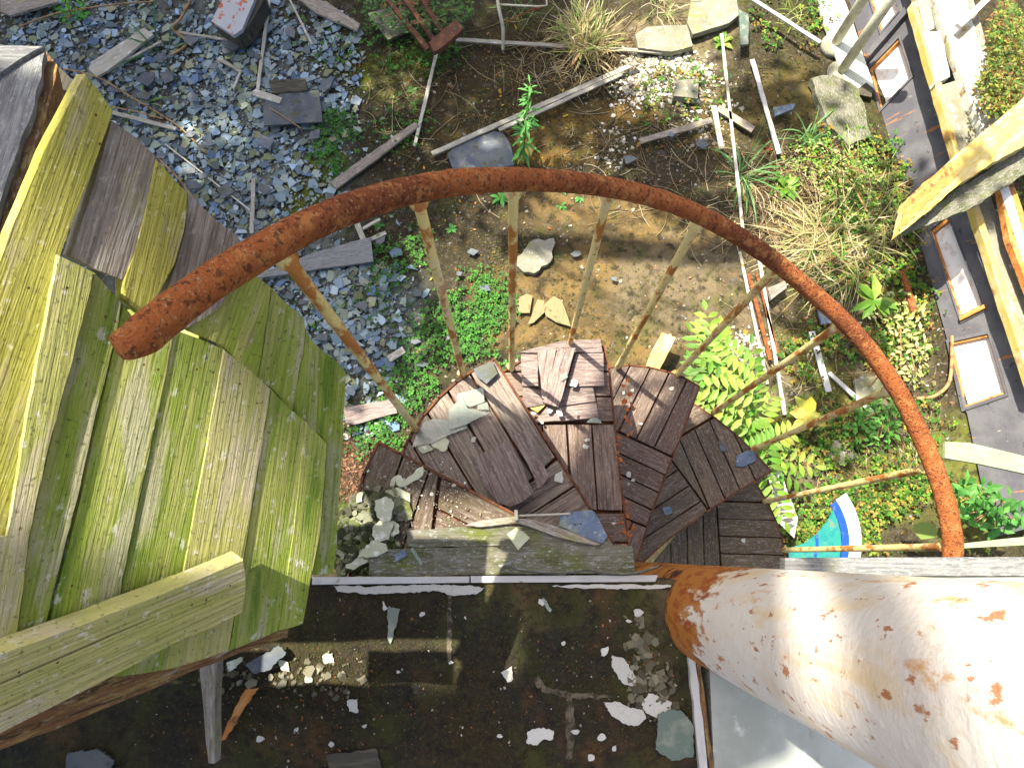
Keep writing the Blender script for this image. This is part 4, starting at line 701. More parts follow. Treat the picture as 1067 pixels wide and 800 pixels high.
# upper left grey beam
BP2 = P3((45, 60, .80), (0, 60, .78), (10, 250, .66))
bx = empty('weathered_box', BP2.hit(20, 120), 'grey weathered timber box with rotten brown edge at the top left corner', 'timber box')
slab('top_board', [(47, 53), (36, 110), (9, 180), (-15, 260), (-60, 250), (-60, 40), (-20, 78), (0, 78)], BP2, .012, 'blue_grey_board', ((45, 55), (0, 210)), bx)
slab('lid_board', [(-60, 47), (45, 48), (20, 62), (0, 76), (-60, 110)], BP2.off(.006), .012, 'blue_grey_board', ((0, 50), (45, 50)), bx)
slab('side_board', [(48, 53), (61, 68), (45, 130), (28, 180), (0, 290), (-30, 290), (-12, 255), (10, 180), (37, 110)], BP2.off(-.014), .06, 'brown_edge', ((55, 60), (15, 220)), bx, .003)
slab('inner_board', [(61, 69), (72, 80), (80, 92), (60, 140), (40, 185), (5, 285), (-10, 285), (26, 190), (46, 130)], BP2.off(-.07), .02, 'dark_board', ((70, 85), (10, 250)), bx)

# ------------------------------------------------------------------ debris on the ground
g = GZ + .045
def gd(px, m, lab, nm, ct, gp=None, z=g, th=.02, d=None, rough=.003, step=.06, tilt=0): return thing(flat(nm, px, z, th, m, d=d, rough=rough, step=step, tilt=tilt), lab, ct, gp)
lt = lambda a, b, w, lab, m='pale_lath', z=g + .01, z2=None, nm='wooden_lath', ct='lath', th=.012: lath(nm, a, b, w, z, th, m, None, lab, ct, 'pale laths on the ground', z2)
gd([(92, 72), (96, 64), (150, 29), (160, 36), (112, 74), (100, 80)], 'pale_lath', 'wide pale tapering board above the tip of the yellow mossy board', 'flat_board', 'board', z=g + .03)
lt((112, 73), (168, 43), .025, 'narrow pale lath just below the wide tapering board')
lt((183, 33), (242, 42), .022, 'pale lath left of the rust-stained metal box')
lt((281, -5), (268, 96), .03, 'long upright white lath ending at the dark slate board')
gd([(262, 96), (266, 93), (294, 102), (291, 108), (264, 99)], 'pale_lath', 'short white lath resting across the corner of the dark slate board', 'wooden_lath', 'lath', z=g + .045)
lt((302, 0), (325, 46), .02, 'thin grey lath right of the long upright white one')
lt((227, 61), (252, 75), .03, 'short grey lath above the dark slate board, left side')
lt((250, 75), (243, 92), .02, 'tiny grey lath touching the end of the short one')
lt((117, 117), (183, 134), .035, 'blue-white lath just right of the yellow board tip')
lt((264, 186), (262, 243), .035, 'short upright white lath touching the handrail')
lt((172, 150), (262, 220), .012, 'thin long stick slanting down to the handrail over slates', 'pale_lath')
lt((455, 54), (432, 152), .03, 'white lath standing between the rusty frame and the clover')
gd([(344, 190), (352, 184), (432, 127), (437, 131), (400, 160), (350, 197)], 'grey_board', 'grey worn lath slanting down left to the handrail', 'wooden_lath', 'lath', z=g + .02)
lt((450, 160), (664, 65), .045, 'longest pale rod, running up to the right past the upright plant', z=g + .02)
lt((520, 135), (648, 77), .035, 'second pale rod lying beside the longest one', z=g + .035)
lt((475, 41), (690, 54), .035, 'white lath running level from the rusty frame to the pale stone', z=g)
lt((667, 147), (742, 125), .055, 'grey-brown stick at centre right above the handrail', 'grey_board')
lt((744, 110), (752, 155), .045, 'mottled white rod, shortest upright one beside the brown stick', 'white_paint_wood')
lt((752, 35), (775, 245), .025, 'very long thin white rod running down towards the handrail', 'white_paint_wood', z=g + .01)
lt((784, 62), (812, 160), .04, 'grey-white rod ending at the red leaves', 'white_trim')
lt((780, -4), (855, 44), .035, 'grey-blue rod pointing at the cream pipe footing', 'white_trim', z=g + .08)
lt((748, 112), (785, 135), .07, 'broken grey board between the two white rods', 'grey_board')
lt((594, 70), (612, 45), .02, 'thin brown stick against the second pale rod', 'dry_stem', z=g + .05)
lt((846, 345), (864, 408), .05, 'short white lath behind the right-hand balusters', 'white_trim')
lt((864, 388), (912, 432), .035, 'grey lath slanting below the short white one', 'white_trim')
lt((771, 262), (800, 400), .022, 'left white line rod of the pair running under the baluster', 'white_paint_wood')
lt((790, 262), (818, 432), .028, 'right white rod of the pair running under the baluster', 'white_paint_wood')
lt((780, 285), (803, 375), .03, 'rust-red rod, left one between the white pair', 'rust', nm='rusty_rod', ct='rod')
lt((788, 283), (812, 372), .02, 'rust-red rod, right one between the white pair', 'rust', nm='rusty_rod', ct='rod')
lt((405, 374), (421, 364), .06, 'tiny pale wood offcut on the dark patch left of the steps')
gd([(672, 384), (678, 368), (690, 346.5), (704, 351.5), (692, 376), (684, 390)], 'cream_timber', 'short pale board with two grooves behind the pile tread', 'grooved_board', 'board', z=GZ + .22, th=.03, d=((690, 348), (675, 385)), rough=.001)
gd([(358, 425), (409, 416), (414, 430), (370, 442), (360, 441)], 'loose_wood', 'pinkish brown board left of the lowest baluster foot', 'flat_board', 'board', z=g + .02)
gd([(265, 288), (330, 262), (386, 247), (389, 272), (320, 282), (268, 290)], 'blue_grey_board', 'wide grey board lying under the left part of the handrail', 'flat_board', 'board', z=g + .03, d=((265, 285), (388, 262)))
lt((372, 233), (381, 256), .05, 'short split pale lath on the end of the wide grey board')
lt((380, 252), (402, 242), .035, 'greenish split lath beside the short one')
lt((378, 238), (396, 228), .025, 'thin split lath, highest of the three near the wide grey board')
gd([(274, 107), (294, 97), (332, 94), (336, 127), (275, 131)], 'slate', 'dark blue-grey square slate board on the rubble', 'slate_board', 'slate', z=g + .035, th=.015, rough=.002)
gd([(280, 84), (318, 82), (320, 94), (283, 97)], 'dark_board', 'dark brown wood block just above the square slate board', 'wood_block', 'wood', z=g + .05, th=.04)
gd([(333, 84), (349, 79), (343, 92), (336, 97)], 'slate', 'pointed blue slate right of the square slate board', 'slate_piece', 'slate', z=g + .03)
gd([(466, 160), (480, 148), (515, 137), (524, 138), (532, 150), (536, 172), (500, 178), (472, 176)], 'slate', 'big rounded grey stone slab under the long pale rods', 'stone_slab', 'stone', z=g, th=.03)
gd([(383, 14), (420, 4), (428, 30), (404, 42)], 'mossy_grey', 'mossy grey board under the left side of the rusty frame', 'flat_board', 'board', z=g + .04)
gd([(0, 0), (55, -10), (60, 2), (10, 16), (0, 12)], 'grey_board', 'pale grey board in the top left corner', 'flat_board', 'board', z=g + .05)
gd([(302, -8), (340, 2), (375, 25), (372, 32), (330, 14)], 'grey_board', 'grey weathered board lying under the dark stick at the top', 'flat_board', 'board', z=g + .03)
gd([(662, 36), (674, 28), (716, 26), (722, 48), (700, 54), (665, 50)], 'concrete', 'pale flat stone slab left of the white rubble', 'stone_slab', 'stone', z=g + .02, th=.05)
gd([(722, -10), (765, -10), (771, 15), (760, 24), (722, 36), (716, 24)], 'concrete', 'large pale stone slab at the top edge', 'stone_slab', 'stone', z=g + .03, th=.05)
gd([(706, 84), (728, 82), (727, 103), (702, 100)], 'concrete', 'square stone block under the white rubble', 'stone_slab', 'stone', z=g + .03, th=.06)
gd([(806, 112), (829, 108), (826, 114), (808, 121)], 'blue_slate', 'flat blue-green shard near the green grass', 'slate_piece', 'slate', z=g + .04)
gd([(770, 10), (780, 15), (780, 46), (772, 47)], 'dark_glass', 'upright pale green glass strip by the pale stone slab', 'glass_shard', 'glass shard', z=g + .05)
gd([(535, 312), (549, 306), (555, 308), (552, 326), (537, 326)], 'tan_stone', 'tan stone fragment left of the three below the handrail', 'stone_fragment', 'stone', z=GZ + .03, th=.01)
gd([(550, 338), (560, 312), (567, 313), (568, 325), (556, 336)], 'tan_stone', 'orange-tan stone fragment between the other two below the handrail', 'stone_fragment', 'stone', z=GZ + .035, th=.01)
gd([(566, 318), (577, 308), (585, 313), (595, 340), (580, 336), (569, 329)], 'tan_stone', 'green-tan triangular stone fragment right of the three', 'stone_fragment', 'stone', z=GZ + .04, th=.01)
gd([(538, 272), (556, 250), (578, 248), (576, 268), (562, 282), (545, 284)], 'concrete', 'grey crumbled mortar lump in the shadow below the handrail', 'mortar_lump', 'rubble', z=GZ + .05, th=.05, rough=.015, step=.03)
gd([(850, 310), (868, 314), (872, 336), (856, 338)], 'blue_slate', 'pale blue slate piece behind the middle right balusters', 'slate_piece', 'slate', z=g)
gd([(845, 82), (868, 78), (895, 92), (908, 140), (885, 152), (862, 130)], 'mossy_grey', 'grey rotten stump of timber below the round footings', 'timber_stump', 'timber', z=GZ + .07, th=.06, d=((860, 82), (890, 150)), rough=.014)
gd([(800, 495), (812, 485), (832, 540), (828, 560), (812, 545)], 'white_paint_wood', 'pale crumpled sheet beside the lowest tread', 'plastic_sheet', 'sheet', z=GZ + .35, th=.01, rough=.008)
gd([(938, 282), (943, 280), (957, 325), (951, 328)], 'rust', 'rust-red bar standing by the foot of the dark panels', 'rusty_bar', 'bar', z=g + .05)
gd([(890, 395), (915, 392), (925, 410), (905, 420), (893, 412)], 'concrete', 'pale stone lump behind the second lowest baluster', 'stone_fragment', 'stone', z=g, rough=.01)
gd([(865, 460), (885, 458), (893, 475), (880, 485), (867, 478)], 'concrete', 'pale stone between the two lowest right balusters', 'stone_fragment', 'stone', z=g, rough=.01)
gd([(800, 300), (818, 292), (820, 300), (804, 312)], 'grey_board', 'small weathered block across the rust-red rods', 'wood_block', 'wood', z=g + .06, th=.03)
# larger slates picked out of the rubble
LAB = 'loose larger slate lying flat on the slate rubble'
for i in range(70):
    u = RND.uniform(95, 345); v = RND.uniform(25, 420)
    if v > 250 and u < 265: continue
    if 268 < u < 340 and 80 < v < 135: continue
    s = RND.uniform(5, 11); k = RND.choice((4, 5)); a0 = RND.uniform(0, 6)
    gd([(u + s * math.cos(a0 + j * 6.283 / k) * RND.uniform(.5, 1.3), v + s * .7 * math.sin(a0 + j * 6.283 / k) * RND.uniform(.5, 1.3)) for j in range(k)], 'slate', LAB, 'slate_piece', 'slate', 'larger slates on the rubble', z=GZ + .055 + RND.uniform(0, .02), th=.008)
for u, v in ((408, 345), (432, 355), (440, 380), (470, 350), (398, 300), (378, 318), (460, 315), (478, 285), (492, 262), (505, 300), (395, 250), (450, 260), (372, 385), (655, 165), (700, 140), (730, 150), (600, 265), (640, 290)):
    s = RND.uniform(4, 9); k = RND.choice((4, 5, 6)); a0 = RND.uniform(0, 6)
    gd([(u + s * math.cos(a0 + j * 6.283 / k) * RND.uniform(.5, 1.3), v + s * .7 * math.sin(a0 + j * 6.283 / k) * RND.uniform(.5, 1.3)) for j in range(k)], 'slate', 'flat grey-green slate lying among clover and moss', 'slate_piece', 'slate', 'slates among the clover', z=GZ + .045 + RND.uniform(0, .02), th=.01)
# rust-stained box, top left
b0 = empty('metal_box', W(245, 20, GZ), 'white metal box stained with orange rust on a dark wooden block at the top', 'box')
flat('metal_top', [(220, 22), (238, -12), (270, -12), (252, 31), (243, 37)], GZ + .22, .03, 'metal_white', parent=b0, rough=.001)
flat('wooden_body', [(222, 23), (240, -12), (272, -14), (276, -2), (258, 30), (244, 38)], GZ + .188, .14, 'dark_board', parent=b0)
# orange bramble runners
for P, lab, r in (([(66, 72), (100, 80), (135, 100), (165, 118), (190, 135), (215, 160)], 'thin orange-brown bramble stem arching over the slates from the box', .006), ([(118, 112), (140, 116), (170, 124)], 'short orange stem above the blue-white lath', .005), ([(20, 28), (60, 14), (120, 5), (162, 2)], 'rust-coloured stem along the top left edge', .006), ([(165, 165), (185, 185), (200, 205), (212, 226)], 'curved brown stem near the boards left of the handrail', .006), ([(202, -5), (188, 20), (180, 30), (195, 45), (178, 58)], 'tall brown woody stem at the top near the long lath', .010), ([(272, 108), (290, 118), (315, 135)], 'thin brown twig lying over the dark slate board', .004), ([(940, 360), (925, 378), (905, 402)], 'brown stem behind the right part of the handrail', .006), ([(992, 350), (990, 395), (975, 412), (955, 415)], 'dark red-brown curved branch by the lower opening of the dark panel', .012), ([(820, 290), (850, 275), (866, 270), (893, 255), (900, 240)], 'arched dead stalk at the edge of the dry grass', .005), ([(780, 120), (800, 160), (812, 215), (820, 235)], 'x', .004)):
    if lab == 'x': continue
    pts = catmull([W(u, v, GZ + .06 + .03 * math.sin(i * 1.3)) for i, (u, v) in enumerate(P)], 5)
    thing(tube('bramble_stem', pts, r, 'dry_stem', None, 6), lab, 'stem')
# rusty chair-like frame and cream wire frame, top
rf = empty('rusty_rack', W(440, 20, GZ), 'rusty brown metal frame with slats sticking down at the top centre', 'rack')
for a, b in (((398, -8), (446, 51)), ((436, -8), (464, 38)), ((417, -8), (455, 45))):
    lath('bar', a, b, .032, GZ + .28, .03, 'dull_rust', rf, z2=GZ + .20)
flat('end_plate', [(447, 44), (475, 20), (483, 30), (460, 50), (452, 54)], GZ + .25, .04, 'dull_rust', parent=rf)
for t in (.2, .55): lath('cross_bar', (404 + 44 * t, -8 + 58 * t), (430 + 25 * t + 15, -8 + 50 * t), .03, GZ + .23, .02, 'dull_rust', rf)
wfm = empty('wire_frame', W(545, 15, GZ), 'cream bent wire frame standing at the top edge', 'wire frame')
tube('leg', catmull([W(517, -10, GZ + .35), W(520, 10, GZ + .3), W(524, 30, GZ + .2), W(524, 52, GZ + .05)]), .012, 'cream_pipe', wfm, 8)
tube('cross_bar', [W(519, 5, GZ + .3), W(560, 7, GZ + .3), W(570, 6, GZ + .3), W(569, -8, GZ + .35)], .007, 'cream_pipe', wfm, 8)
tube('brace', catmull([W(526, 25, GZ + .25), W(550, 12, GZ + .25), W(566, 8, GZ + .28)]), .005, 'rust', wfm, 6)
# teal disc piece
td = empty('teal_disc', W(860, 560, GZ + .5), 'broken piece of a teal disc with blue band and white rim beside the lowest baluster', 'disc')
zt = GZ + .55; cx, cy = 806, 566
def arc(r0, r1, a0, a1): return [(cx + r0 * math.cos(a), cy - r0 * math.sin(a)) for a in [R(a0 + (a1 - a0) * i / 8) for i in range(9)]] + [(cx + r1 * math.cos(a), cy - r1 * math.sin(a)) for a in [R(a1 + (a0 - a1) * i / 8) for i in range(9)]]
flat('disc_face', [(822, 584), (822, 571), (838, 566), (851, 556), (862, 543), (868, 531)] + [(cx + 71 * math.cos(R(a)), cy - 71 * math.sin(R(a))) for a in (29, 20, 10, 0, -14)], zt, .006, 'teal', parent=td, rough=0)
flat('blue_band', arc(71.4, 79, -14, 34), zt + .001, .006, 'blue', parent=td, rough=0)
flat('white_rim', arc(79.3, 92, -14, 35), zt + .002, .008, 'white_rim', parent=td, rough=.002)
flat('inner_band', arc(44, 47, -18, 12), zt + .0035, .003, 'blue', parent=td, rough=0)
mb = empty('mint_sheet', W(880, 50, GZ), 'pale mint painted panel with a broken brown end behind the cream pipes', 'sheet')
flat('sheet_face', [(846, -12), (876, -12), (894, 40), (911, 92), (903, 86), (895, 92), (886, 98), (868, 50)], GZ + .05, .02, 'mint', d=((850, 0), (888, 98)), parent=mb, rough=.003)
flat('broken_end', [(886, 99), (895, 93), (903, 87), (911, 93), (908, 101), (897, 99), (888, 104)], GZ + .045, .02, 'dark_board', parent=mb, rough=.004)
# two cream pipes on concrete footings
for (u, v, lab) in ((868, 49, 'upper left'), (875, 77, 'lower right')):
    b = W(u, v, GZ); r = empty('pipe_post', b, 'cream painted pipe on a round concrete footing, ' + ('upper left one beside the grey rod' if u == 868 else 'lower right one beside the grey stump'), 'pipe post', None)
    tube('pipe', [b + UP * .05, b + UP * .5, b + UP * 1.1], .035, 'cream_pipe', r, 16)
    bm = bmesh.new(); tube_bm(bm, [Vector((0, 0, -.02)), Vector((0, 0, .02)), Vector((0, 0, .035)), Vector((0, 0, .037))], [.095, .095, .085, .04], 20); put('footing', mesh(bm, 'footing', True), 'concrete', r, b)

# ------------------------------------------------------------------ derelict timber wall at the right
def vplane(a, b):
    A, B = W(*a, GZ), W(*b, GZ); P_ = Plane(A, (B - A).cross(UP)); return Plane(A, P_.n + UP * .75)
def hole_ring(bm, outer, inner, z0, z1):
    for i in range(4):
        prism(bm, [outer[i], outer[(i + 1) % 4], inner[(i + 1) % 4], inner[i]], z0, z1)
def wall(name, pl, segs, d, label, th=.03):
    """segs: (outer quad px, hole quad px or None)"""
    root = empty(name, pl.hit(*segs[0][0][0]), label, 'wall panel'); a, b = pl.hit(*d[0]), pl.hit(*d[1]); Rm = frame_of(pl, a, b); inv = Rm.transposed(); c = pl.hit(*segs[0][0][0])
    loc = lambda p, P=pl: Vector((inv @ (P.hit(*p) - c))[:2])
    bm = bmesh.new()
    for o, h in segs:
        oo = [loc(p) for p in o]
        if h: hole_ring(bm, oo, [loc(p) for p in h], -th, 0)
        else: prism(bm, oo, -th, 0)
    put('grey_board', mesh(bm, 'grey_board'), 'dark_grey_paint', root, c, Rm)
    for o, h in segs:
        if not h: continue
        hh = [loc(p) for p in h]; cc = sum(hh, Vector((0, 0))) / 4
        f = bmesh.new(); hole_ring(f, [cc + (p - cc) * .998 for p in hh], [cc + (p - cc) * .93 for p in hh], -th - .01, -.006)
        fo = put('opening_frame', mesh(f, 'opening_frame'), 'raw_wood', root, c, Rm)
        w = bmesh.new(); prism(w, [cc + (p - cc) * .99 for p in hh], -th - .02, -th - .012); put('infill_panel', mesh(w, 'infill_panel'), 'white_panel', root, c, Rm)
        s = bmesh.new(); hole_ring(s, [cc + (p - cc) * 1.10 for p in hh], [cc + (p - cc) * 1.0 for p in hh], .001, .012); put('trim', mesh(s, 'trim'), 'dark_grey_paint', root, c, Rm)
    return root, Rm, c, loc
pl1 = vplane((880, -11), (944, 206))
w1 = wall('wall_panel', pl1, [([(902, 63), (950, 5), (966, 58), (920, 122)], [(906, 72), (937, 40), (950, 80), (918, 114)]), ([(920, 122), (966, 58), (997, 163), (946, 208)], None), ([(883, -4), (932, -60), (949, 3), (901, 61)], [(905, -6), (922, -25), (936, 12), (918, 34)])], ((902, 63), (944, 206)), 'dark grey boarded wall with a small square opening, upper right')
r1 = w1[0]; slab('ledge', [(899, 67), (951, 6), (949, 0), (897, 60)], pl1.off(.05), .05, 'dark_grey_paint', parent=r1)
pl2 = vplane((955, 240), (1026, 545))
w2 = wall('wall_panel', pl2, [([(957, 246), (1009, 205), (1046, 328), (984, 343)], [(970, 240), (988, 226), (1024, 320), (1001, 332)]), ([(984, 343), (1046, 328), (1074, 412), (1008, 432)], [(989, 357), (1030, 348), (1048, 410), (1004, 425)]), ([(1008, 432), (1074, 412), (1110, 540), (1034, 560)], None)], ((957, 246), (1026, 530)), 'dark grey boarded wall with one tall and one low opening, lower right')
slab('ledge', [(1000, 334), (1026, 321), (1025, 317), (999, 330)], pl2.off(.04), .04, 'raw_wood', parent=w2[0])
tw = GZ + .47
def top(px, m, lab, nm, ct, z=tw, th=.06, d=None, rough=.004, parent=None): return thing(flat(nm, px, z, th, m, d=d, rough=rough, step=.05), lab, ct)
top([(950, 3), (957, 0), (1000, 158), (996, 163)], 'cream_timber', 'thin cream timber edging on top of the upper dark wall', 'timber_edging', 'timber', z=tw + .02)
top([(946, -40), (962, -40), (974, 30), (964, 34)], 'grey_board', 'short rotten grey timber above the white block at the top right', 'rotten_timber', 'timber', z=tw + .03)
top([(962, 33), (980, 33), (990, 80), (975, 88), (970, 60)], 'white_paint_wood', 'flaking white block between the cream edging and the white beam', 'painted_block', 'timber', z=tw + .03)
top([(975, 90), (996, 84), (1022, 142), (998, 160), (990, 140)], 'concrete', 'mossy concrete top of the wall next to the cream beam', 'wall_top', 'wall', z=tw)
top([(966, -40), (996, -40), (1016, 30), (1042, 122), (1024, 138), (1000, 75), (980, 20)], 'white_paint_wood', 'long rotten white beam running down to the yellow timber', 'rotten_beam', 'beam', z=tw + .06, d=((980, -20), (1030, 125)))
top([(996, -40), (1003, -40), (1048, 118), (1042, 122), (1016, 30)], 'grey_board', 'narrow grey split timber along the right of the white beam', 'split_timber', 'timber', z=tw + .04, d=((1000, -20), (1045, 120)))
lath('grey_rod', (1000, 26), (1036, -8), .05, tw + .15, .03, 'white_trim', None, 'grey-blue rod crossing the white beam at the top right', 'rod')
yb = empty('timber_beam', W(1000, 180, GZ + .6), 'thick yellowed timber beam with rusty orange end crossing at the right', 'beam')
flat('beam_body', [(946, 207), (970, 186), (996, 162), (1030, 133), (1120, 58), (1120, 110), (1067, 152), (1030, 172), (996, 195), (965, 222), (937, 244)], GZ + .85, .09, 'cream_timber', d=((940, 225), (1067, 125)), parent=yb, rough=.004)
flat('rusty_end', [(946, 206), (970, 185), (992, 168), (994, 186), (964, 214), (937, 240)], GZ + .856, .003, 'raw_wood', d=((940, 225), (990, 175)), parent=yb, rough=.008)
flat('side_board', [(938, 246), (996, 198), (1067, 155), (1120, 113), (1120, 140), (1067, 182), (1010, 218), (962, 236)], GZ + .74, .03, 'mossy_grey', d=((960, 235), (1067, 170)), parent=yb, rough=.006)  # flat board for the beam's mossy side, its shade put into the dark colour
top([(1009, 204), (1015, 200), (1085, 400), (1078, 412)], 'cream_timber', 'cream timber edging on top of the lower dark wall', 'timber_edging', 'timber', z=tw + .02)
top([(1016, 202), (1032, 205), (1110, 420), (1088, 412)], 'concrete', 'grey concrete ledge right of the lower cream edging', 'concrete_ledge', 'wall', z=tw - .02, d=((1020, 205), (1100, 415)))
wp = empty('window_frame', W(1055, 230, tw), 'white framed pane with orange wood edges at the right edge', 'window')
flat('frame', [(1040, 186), (1048, 180), (1056, 190), (1100, 320), (1085, 335), (1052, 250)], tw + .12, .05, 'raw_wood', d=((1045, 185), (1090, 325)), parent=wp)
flat('pane', [(1042, 196), (1049, 188), (1090, 318), (1082, 322)], tw + .128, .005, 'white_panel', parent=wp)
thing(flat('painted_board', [(985, 460), (1010, 461), (1067, 475), (1100, 486), (1100, 502), (1067, 493), (1020, 483), (985, 477)], -1.6, .02, 'pale_paint', d=((985, 468), (1067, 484)), rough=0), 'pale green-white curved board running right from behind the handrail', 'board')
thing(flat('pale_board', [(1005, 566), (1040, 562), (1100, 556), (1100, 566), (1005, 571)], -1.2, .02, 'pale_paint', d=((985, 568), (1100, 560)), rough=0), 'pale green board at the right edge just above the white post', 'board')
thing(flat('fallen_leaf', [(952, 547), (960, 543), (972, 545), (978, 553), (974, 560), (960, 562), (954, 556)], GZ + .4, .003, 'stem', rough=.001), 'single large round green leaf near the lower end of the handrail', 'leaf')

# ------------------------------------------------------------------ unseen shade casters added outside the frame
SUN = Vector((-.36, .29, 1))
zc = 5.2
def S2(x, y, z=zc): return Vector((x - .36 * (z - 2), y + .29 * (z - 2)))
up_ = empty('shade_deck', (S2(-1, .5).x, S2(-1, .5).y, zc), 'unseen broken deck added overhead to shade the landing and treads', 'deck')  # unseen deck added overhead, its outline shaped by the shade it casts
deck = [S2(*p) for p in ((-3.2, .08), (-.42, .08), (-.35, .25), (-.25, .17), (-.17, .20), (-.17, .60), (-.10, .95), (-.12, 1.42), (-.36, 1.56), (-.53, 1.34), (-.63, 1.24), (-.72, 1.02), (-.79, .905), (-1.01, .91), (-3.2, .91), (-3.2, .74), (-.86, .73), (-.66, .70), (-.64, .34), (-.98, .31), (-3.2, .16))]
bm = bmesh.new(); c = Vector((up_.location.x, up_.location.y)); n = Vector((0, 1))
bands = [[p for p in (S2(-3.2, .74), S2(-.86, .73), S2(-.70, .70), S2(-.10, .70), S2(-.10, .95), S2(-.12, 1.42), S2(-.36, 1.56), S2(-.53, 1.34), S2(-.63, 1.24), S2(-.72, 1.02), S2(-.79, .905), S2(-1.01, .91), S2(-3.2, .91))],
         [S2(-.70, .70), S2(-.70, .34), S2(-.98, .31), S2(-3.2, .16), S2(-3.2, .08), S2(-.42, .08), S2(-.35, .25), S2(-.25, .17), S2(-.17, .20), S2(-.17, .60), S2(-.15, .70)]]
cuts = [-.1, .02, .13, .235, .322, .402] + [.402 + .115 * k for k in range(1, 12)]; oy = S2(0, 0).y; ox = S2(0, 0).x
for deck, i in [(b_, k_) for b_ in bands for k_ in range(len(cuts) - 1)]:
    s = clip(clip(deck, Vector((0, cuts[i] + oy)), n), Vector((0, cuts[i + 1] + oy - .0012)), -n)
    if len(s) < 3: continue
    prism(bm, [p - c for p in s], -.03, 0)
put('shade_boards', mesh(bm, 'shade_boards'), 'dark_board', up_, Vector((c.x, c.y, zc)))
# one patch of sun comes through the gap in the added level boards
a = S2(-1.85, 3.50, zc); b = S2(-.2, 3.42, zc); L_ = (b - a); nn = Vector((-L_.y, L_.x)).normalized() * .075
bm = bmesh.new(); prism(bm, [a - nn, b - nn, b + nn, a + nn], -.1, 0)
tag(put('shade_beam', mesh(bm, 'shade_beam'), 'grey_board', None, Vector((0, 0, zc))), 'unseen beam added above the yard to cast a shadow band', 'beam')  # unseen beam added to cast the dark band on the ground
jb = bmesh.new(); a = S2(-.105, -.1, zc); prism(jb, [Vector((a.x, a.y)), Vector((a.x + .045, a.y)), Vector((a.x + .045, a.y + 1.0)), Vector((a.x, a.y + 1.0))], -.06, 0)
tag(put('shade_joist', mesh(jb, 'shade_joist'), 'grey_board', None, Vector((0, 0, zc))), 'unseen bar added overhead for a shadow strip on post and floor', 'shade_joist')  # unseen bar added for the shadow strip across post and grey floor
a = S2(-1.15, 1.30, zc); b = S2(-.45, 1.45, zc); L_ = (b - a); nn = Vector((-L_.y, L_.x)).normalized() * .012
bm = bmesh.new(); prism(bm, [a - nn, b - nn, b + nn, a + nn], -.03, 0)
tag(put('shade_rail', mesh(bm, 'shade_rail'), 'rust', None, Vector((0, 0, zc))), 'unseen thin bar added overhead to cast a shadow band', 'bar')  # unseen bar added overhead for a thin shadow band on the treads
# unseen tree added for dappled shade, its crown left open over the sun spots
tb = Vector((-7.0, 6.2, GZ)); tree = empty('shade_tree', tb, 'unseen tree added left of the yard to shade and dapple it', 'tree')
st = bmesh.new(); tube_bm(st, [Vector((0, 0, 0)), Vector((.1, .05, 1.6)), Vector((.3, .1, 3.4)), Vector((.6, .2, 5.2))], [.2, .17, .13, .08], 10); lf = bmesh.new(); cl = []
clumps = []
for _ in range(60):
    for _t in range(30):
        x, y = RND.uniform(-7.0, -2.75), RND.uniform(2.6, 6.6)
        if math.hypot(x + 4.0, y - 4.3) > .35: break
    clumps.append((x, y, .30, 260))
for x, y in ((-3.2, 2.75), (-2.9, 2.9), (-3.0, 3.3), (-2.75, 3.5), (-3.5, 2.9), (-3.3, 3.5), (-2.7, 4.0), (-3.7, 3.2), (-2.75, 3.1)): clumps.append((x, y, .20, 260))
for x, y in ((-2.3, 4.4), (-2.1, 4.9), (-1.9, 5.3), (-2.25, 5.4), (-1.8, 4.6), (-1.5, 5.4), (-2.4, 3.9), (-1.95, 4.1), (-.9, 4.25), (-.55, 4.0), (-.75, 4.15), (-2.1, 5.0), (-1.6, 5.0), (.1, 4.6), (.9, 3.6), (.35, 2.9), (-1.3, 4.5), (.3, 2.3)): clumps.append((x, y, .16, 80))
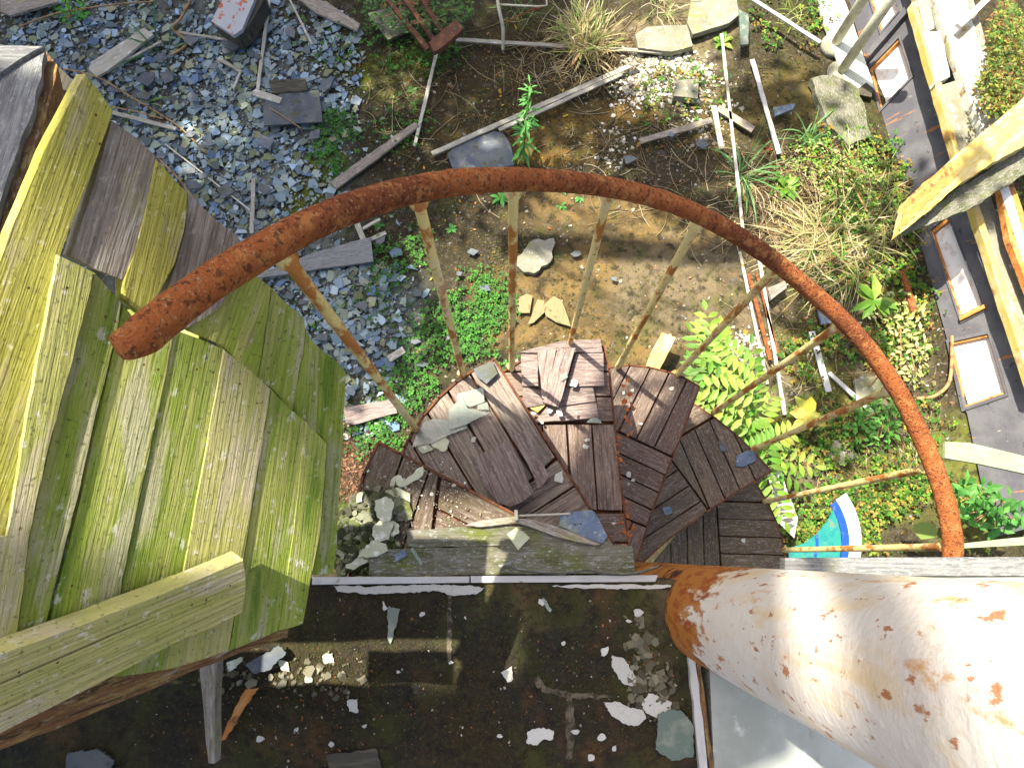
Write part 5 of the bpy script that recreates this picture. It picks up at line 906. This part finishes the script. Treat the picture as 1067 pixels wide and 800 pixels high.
for x, y, sg, nl in clumps:
    z = RND.uniform(3.6, 5.4); cc = Vector((*S2(x, y, z), z)) - tb
    s0 = Vector((.3, .1, 3.4 + RND.uniform(-.5, .8))); tube_bm(st, [s0, s0.lerp(cc, .5) + UP * .2, cc], [.05, .02, .008], 5)
    for _k in range(nl):
        p = cc + Vector((RND.gauss(0, sg), RND.gauss(0, sg), RND.gauss(0, .22))); w_ = p + tb; q2 = Vector((w_.x + .36 * (w_.z - 2), w_.y - .29 * (w_.z - 2)))
        if math.hypot(q2.x + 4.02, q2.y - 4.36) < .16 or math.hypot(q2.x + 4.0, q2.y - 4.02) < .10: continue
        if nl > 100 and q2.x > -2.35 + .25 * math.sin(q2.y * 5): continue
        cl += [RND.choice(GR)] * leaf_faces(lf, p, rdir(RND.uniform(-30, 50)), UP, .16, .10, .1, .2, 1)
put('trunk', mesh(st, 'trunk', True), 'bark', tree, tb); o = leaves_obj('crown', lf, cl); o.parent = tree

# ------------------------------------------------------------------ light
sd = SUN.normalized(); elev = math.asin(sd.z); az = math.atan2(sd.x, sd.y)
sl = bpy.data.lights.new('sun', 'SUN'); sl.energy = 5; sl.angle = R(.5); sl.color = (1, .92, .76); so = bpy.data.objects.new('sun', sl); C.objects.link(so)
so.rotation_euler = sd.to_track_quat('Z', 'Y').to_euler(); so.location = (0, 0, 10)
w = bpy.data.worlds.new('World'); scn.world = w; w.use_nodes = True; nt = w.node_tree
sky = nt.nodes.new('ShaderNodeTexSky'); sky.sky_type = 'NISHITA'; sky.sun_disc = False; sky.sun_elevation = elev; sky.sun_rotation = az; sky.dust_density = 5; sky.air_density = .8; sky.ozone_density = .6
nt.links.new(sky.outputs[0], nt.nodes['Background'].inputs[0]); nt.nodes['Background'].inputs[1].default_value = .10
vs = scn.view_settings; vs.view_transform = 'Standard'; vs.look = 'None'; vs.gamma = 1; vs.exposure = 1.28
scn.render.engine = 'CYCLES'; scn.cycles.max_bounces = 6; scn.cycles.transparent_max_bounces = 8
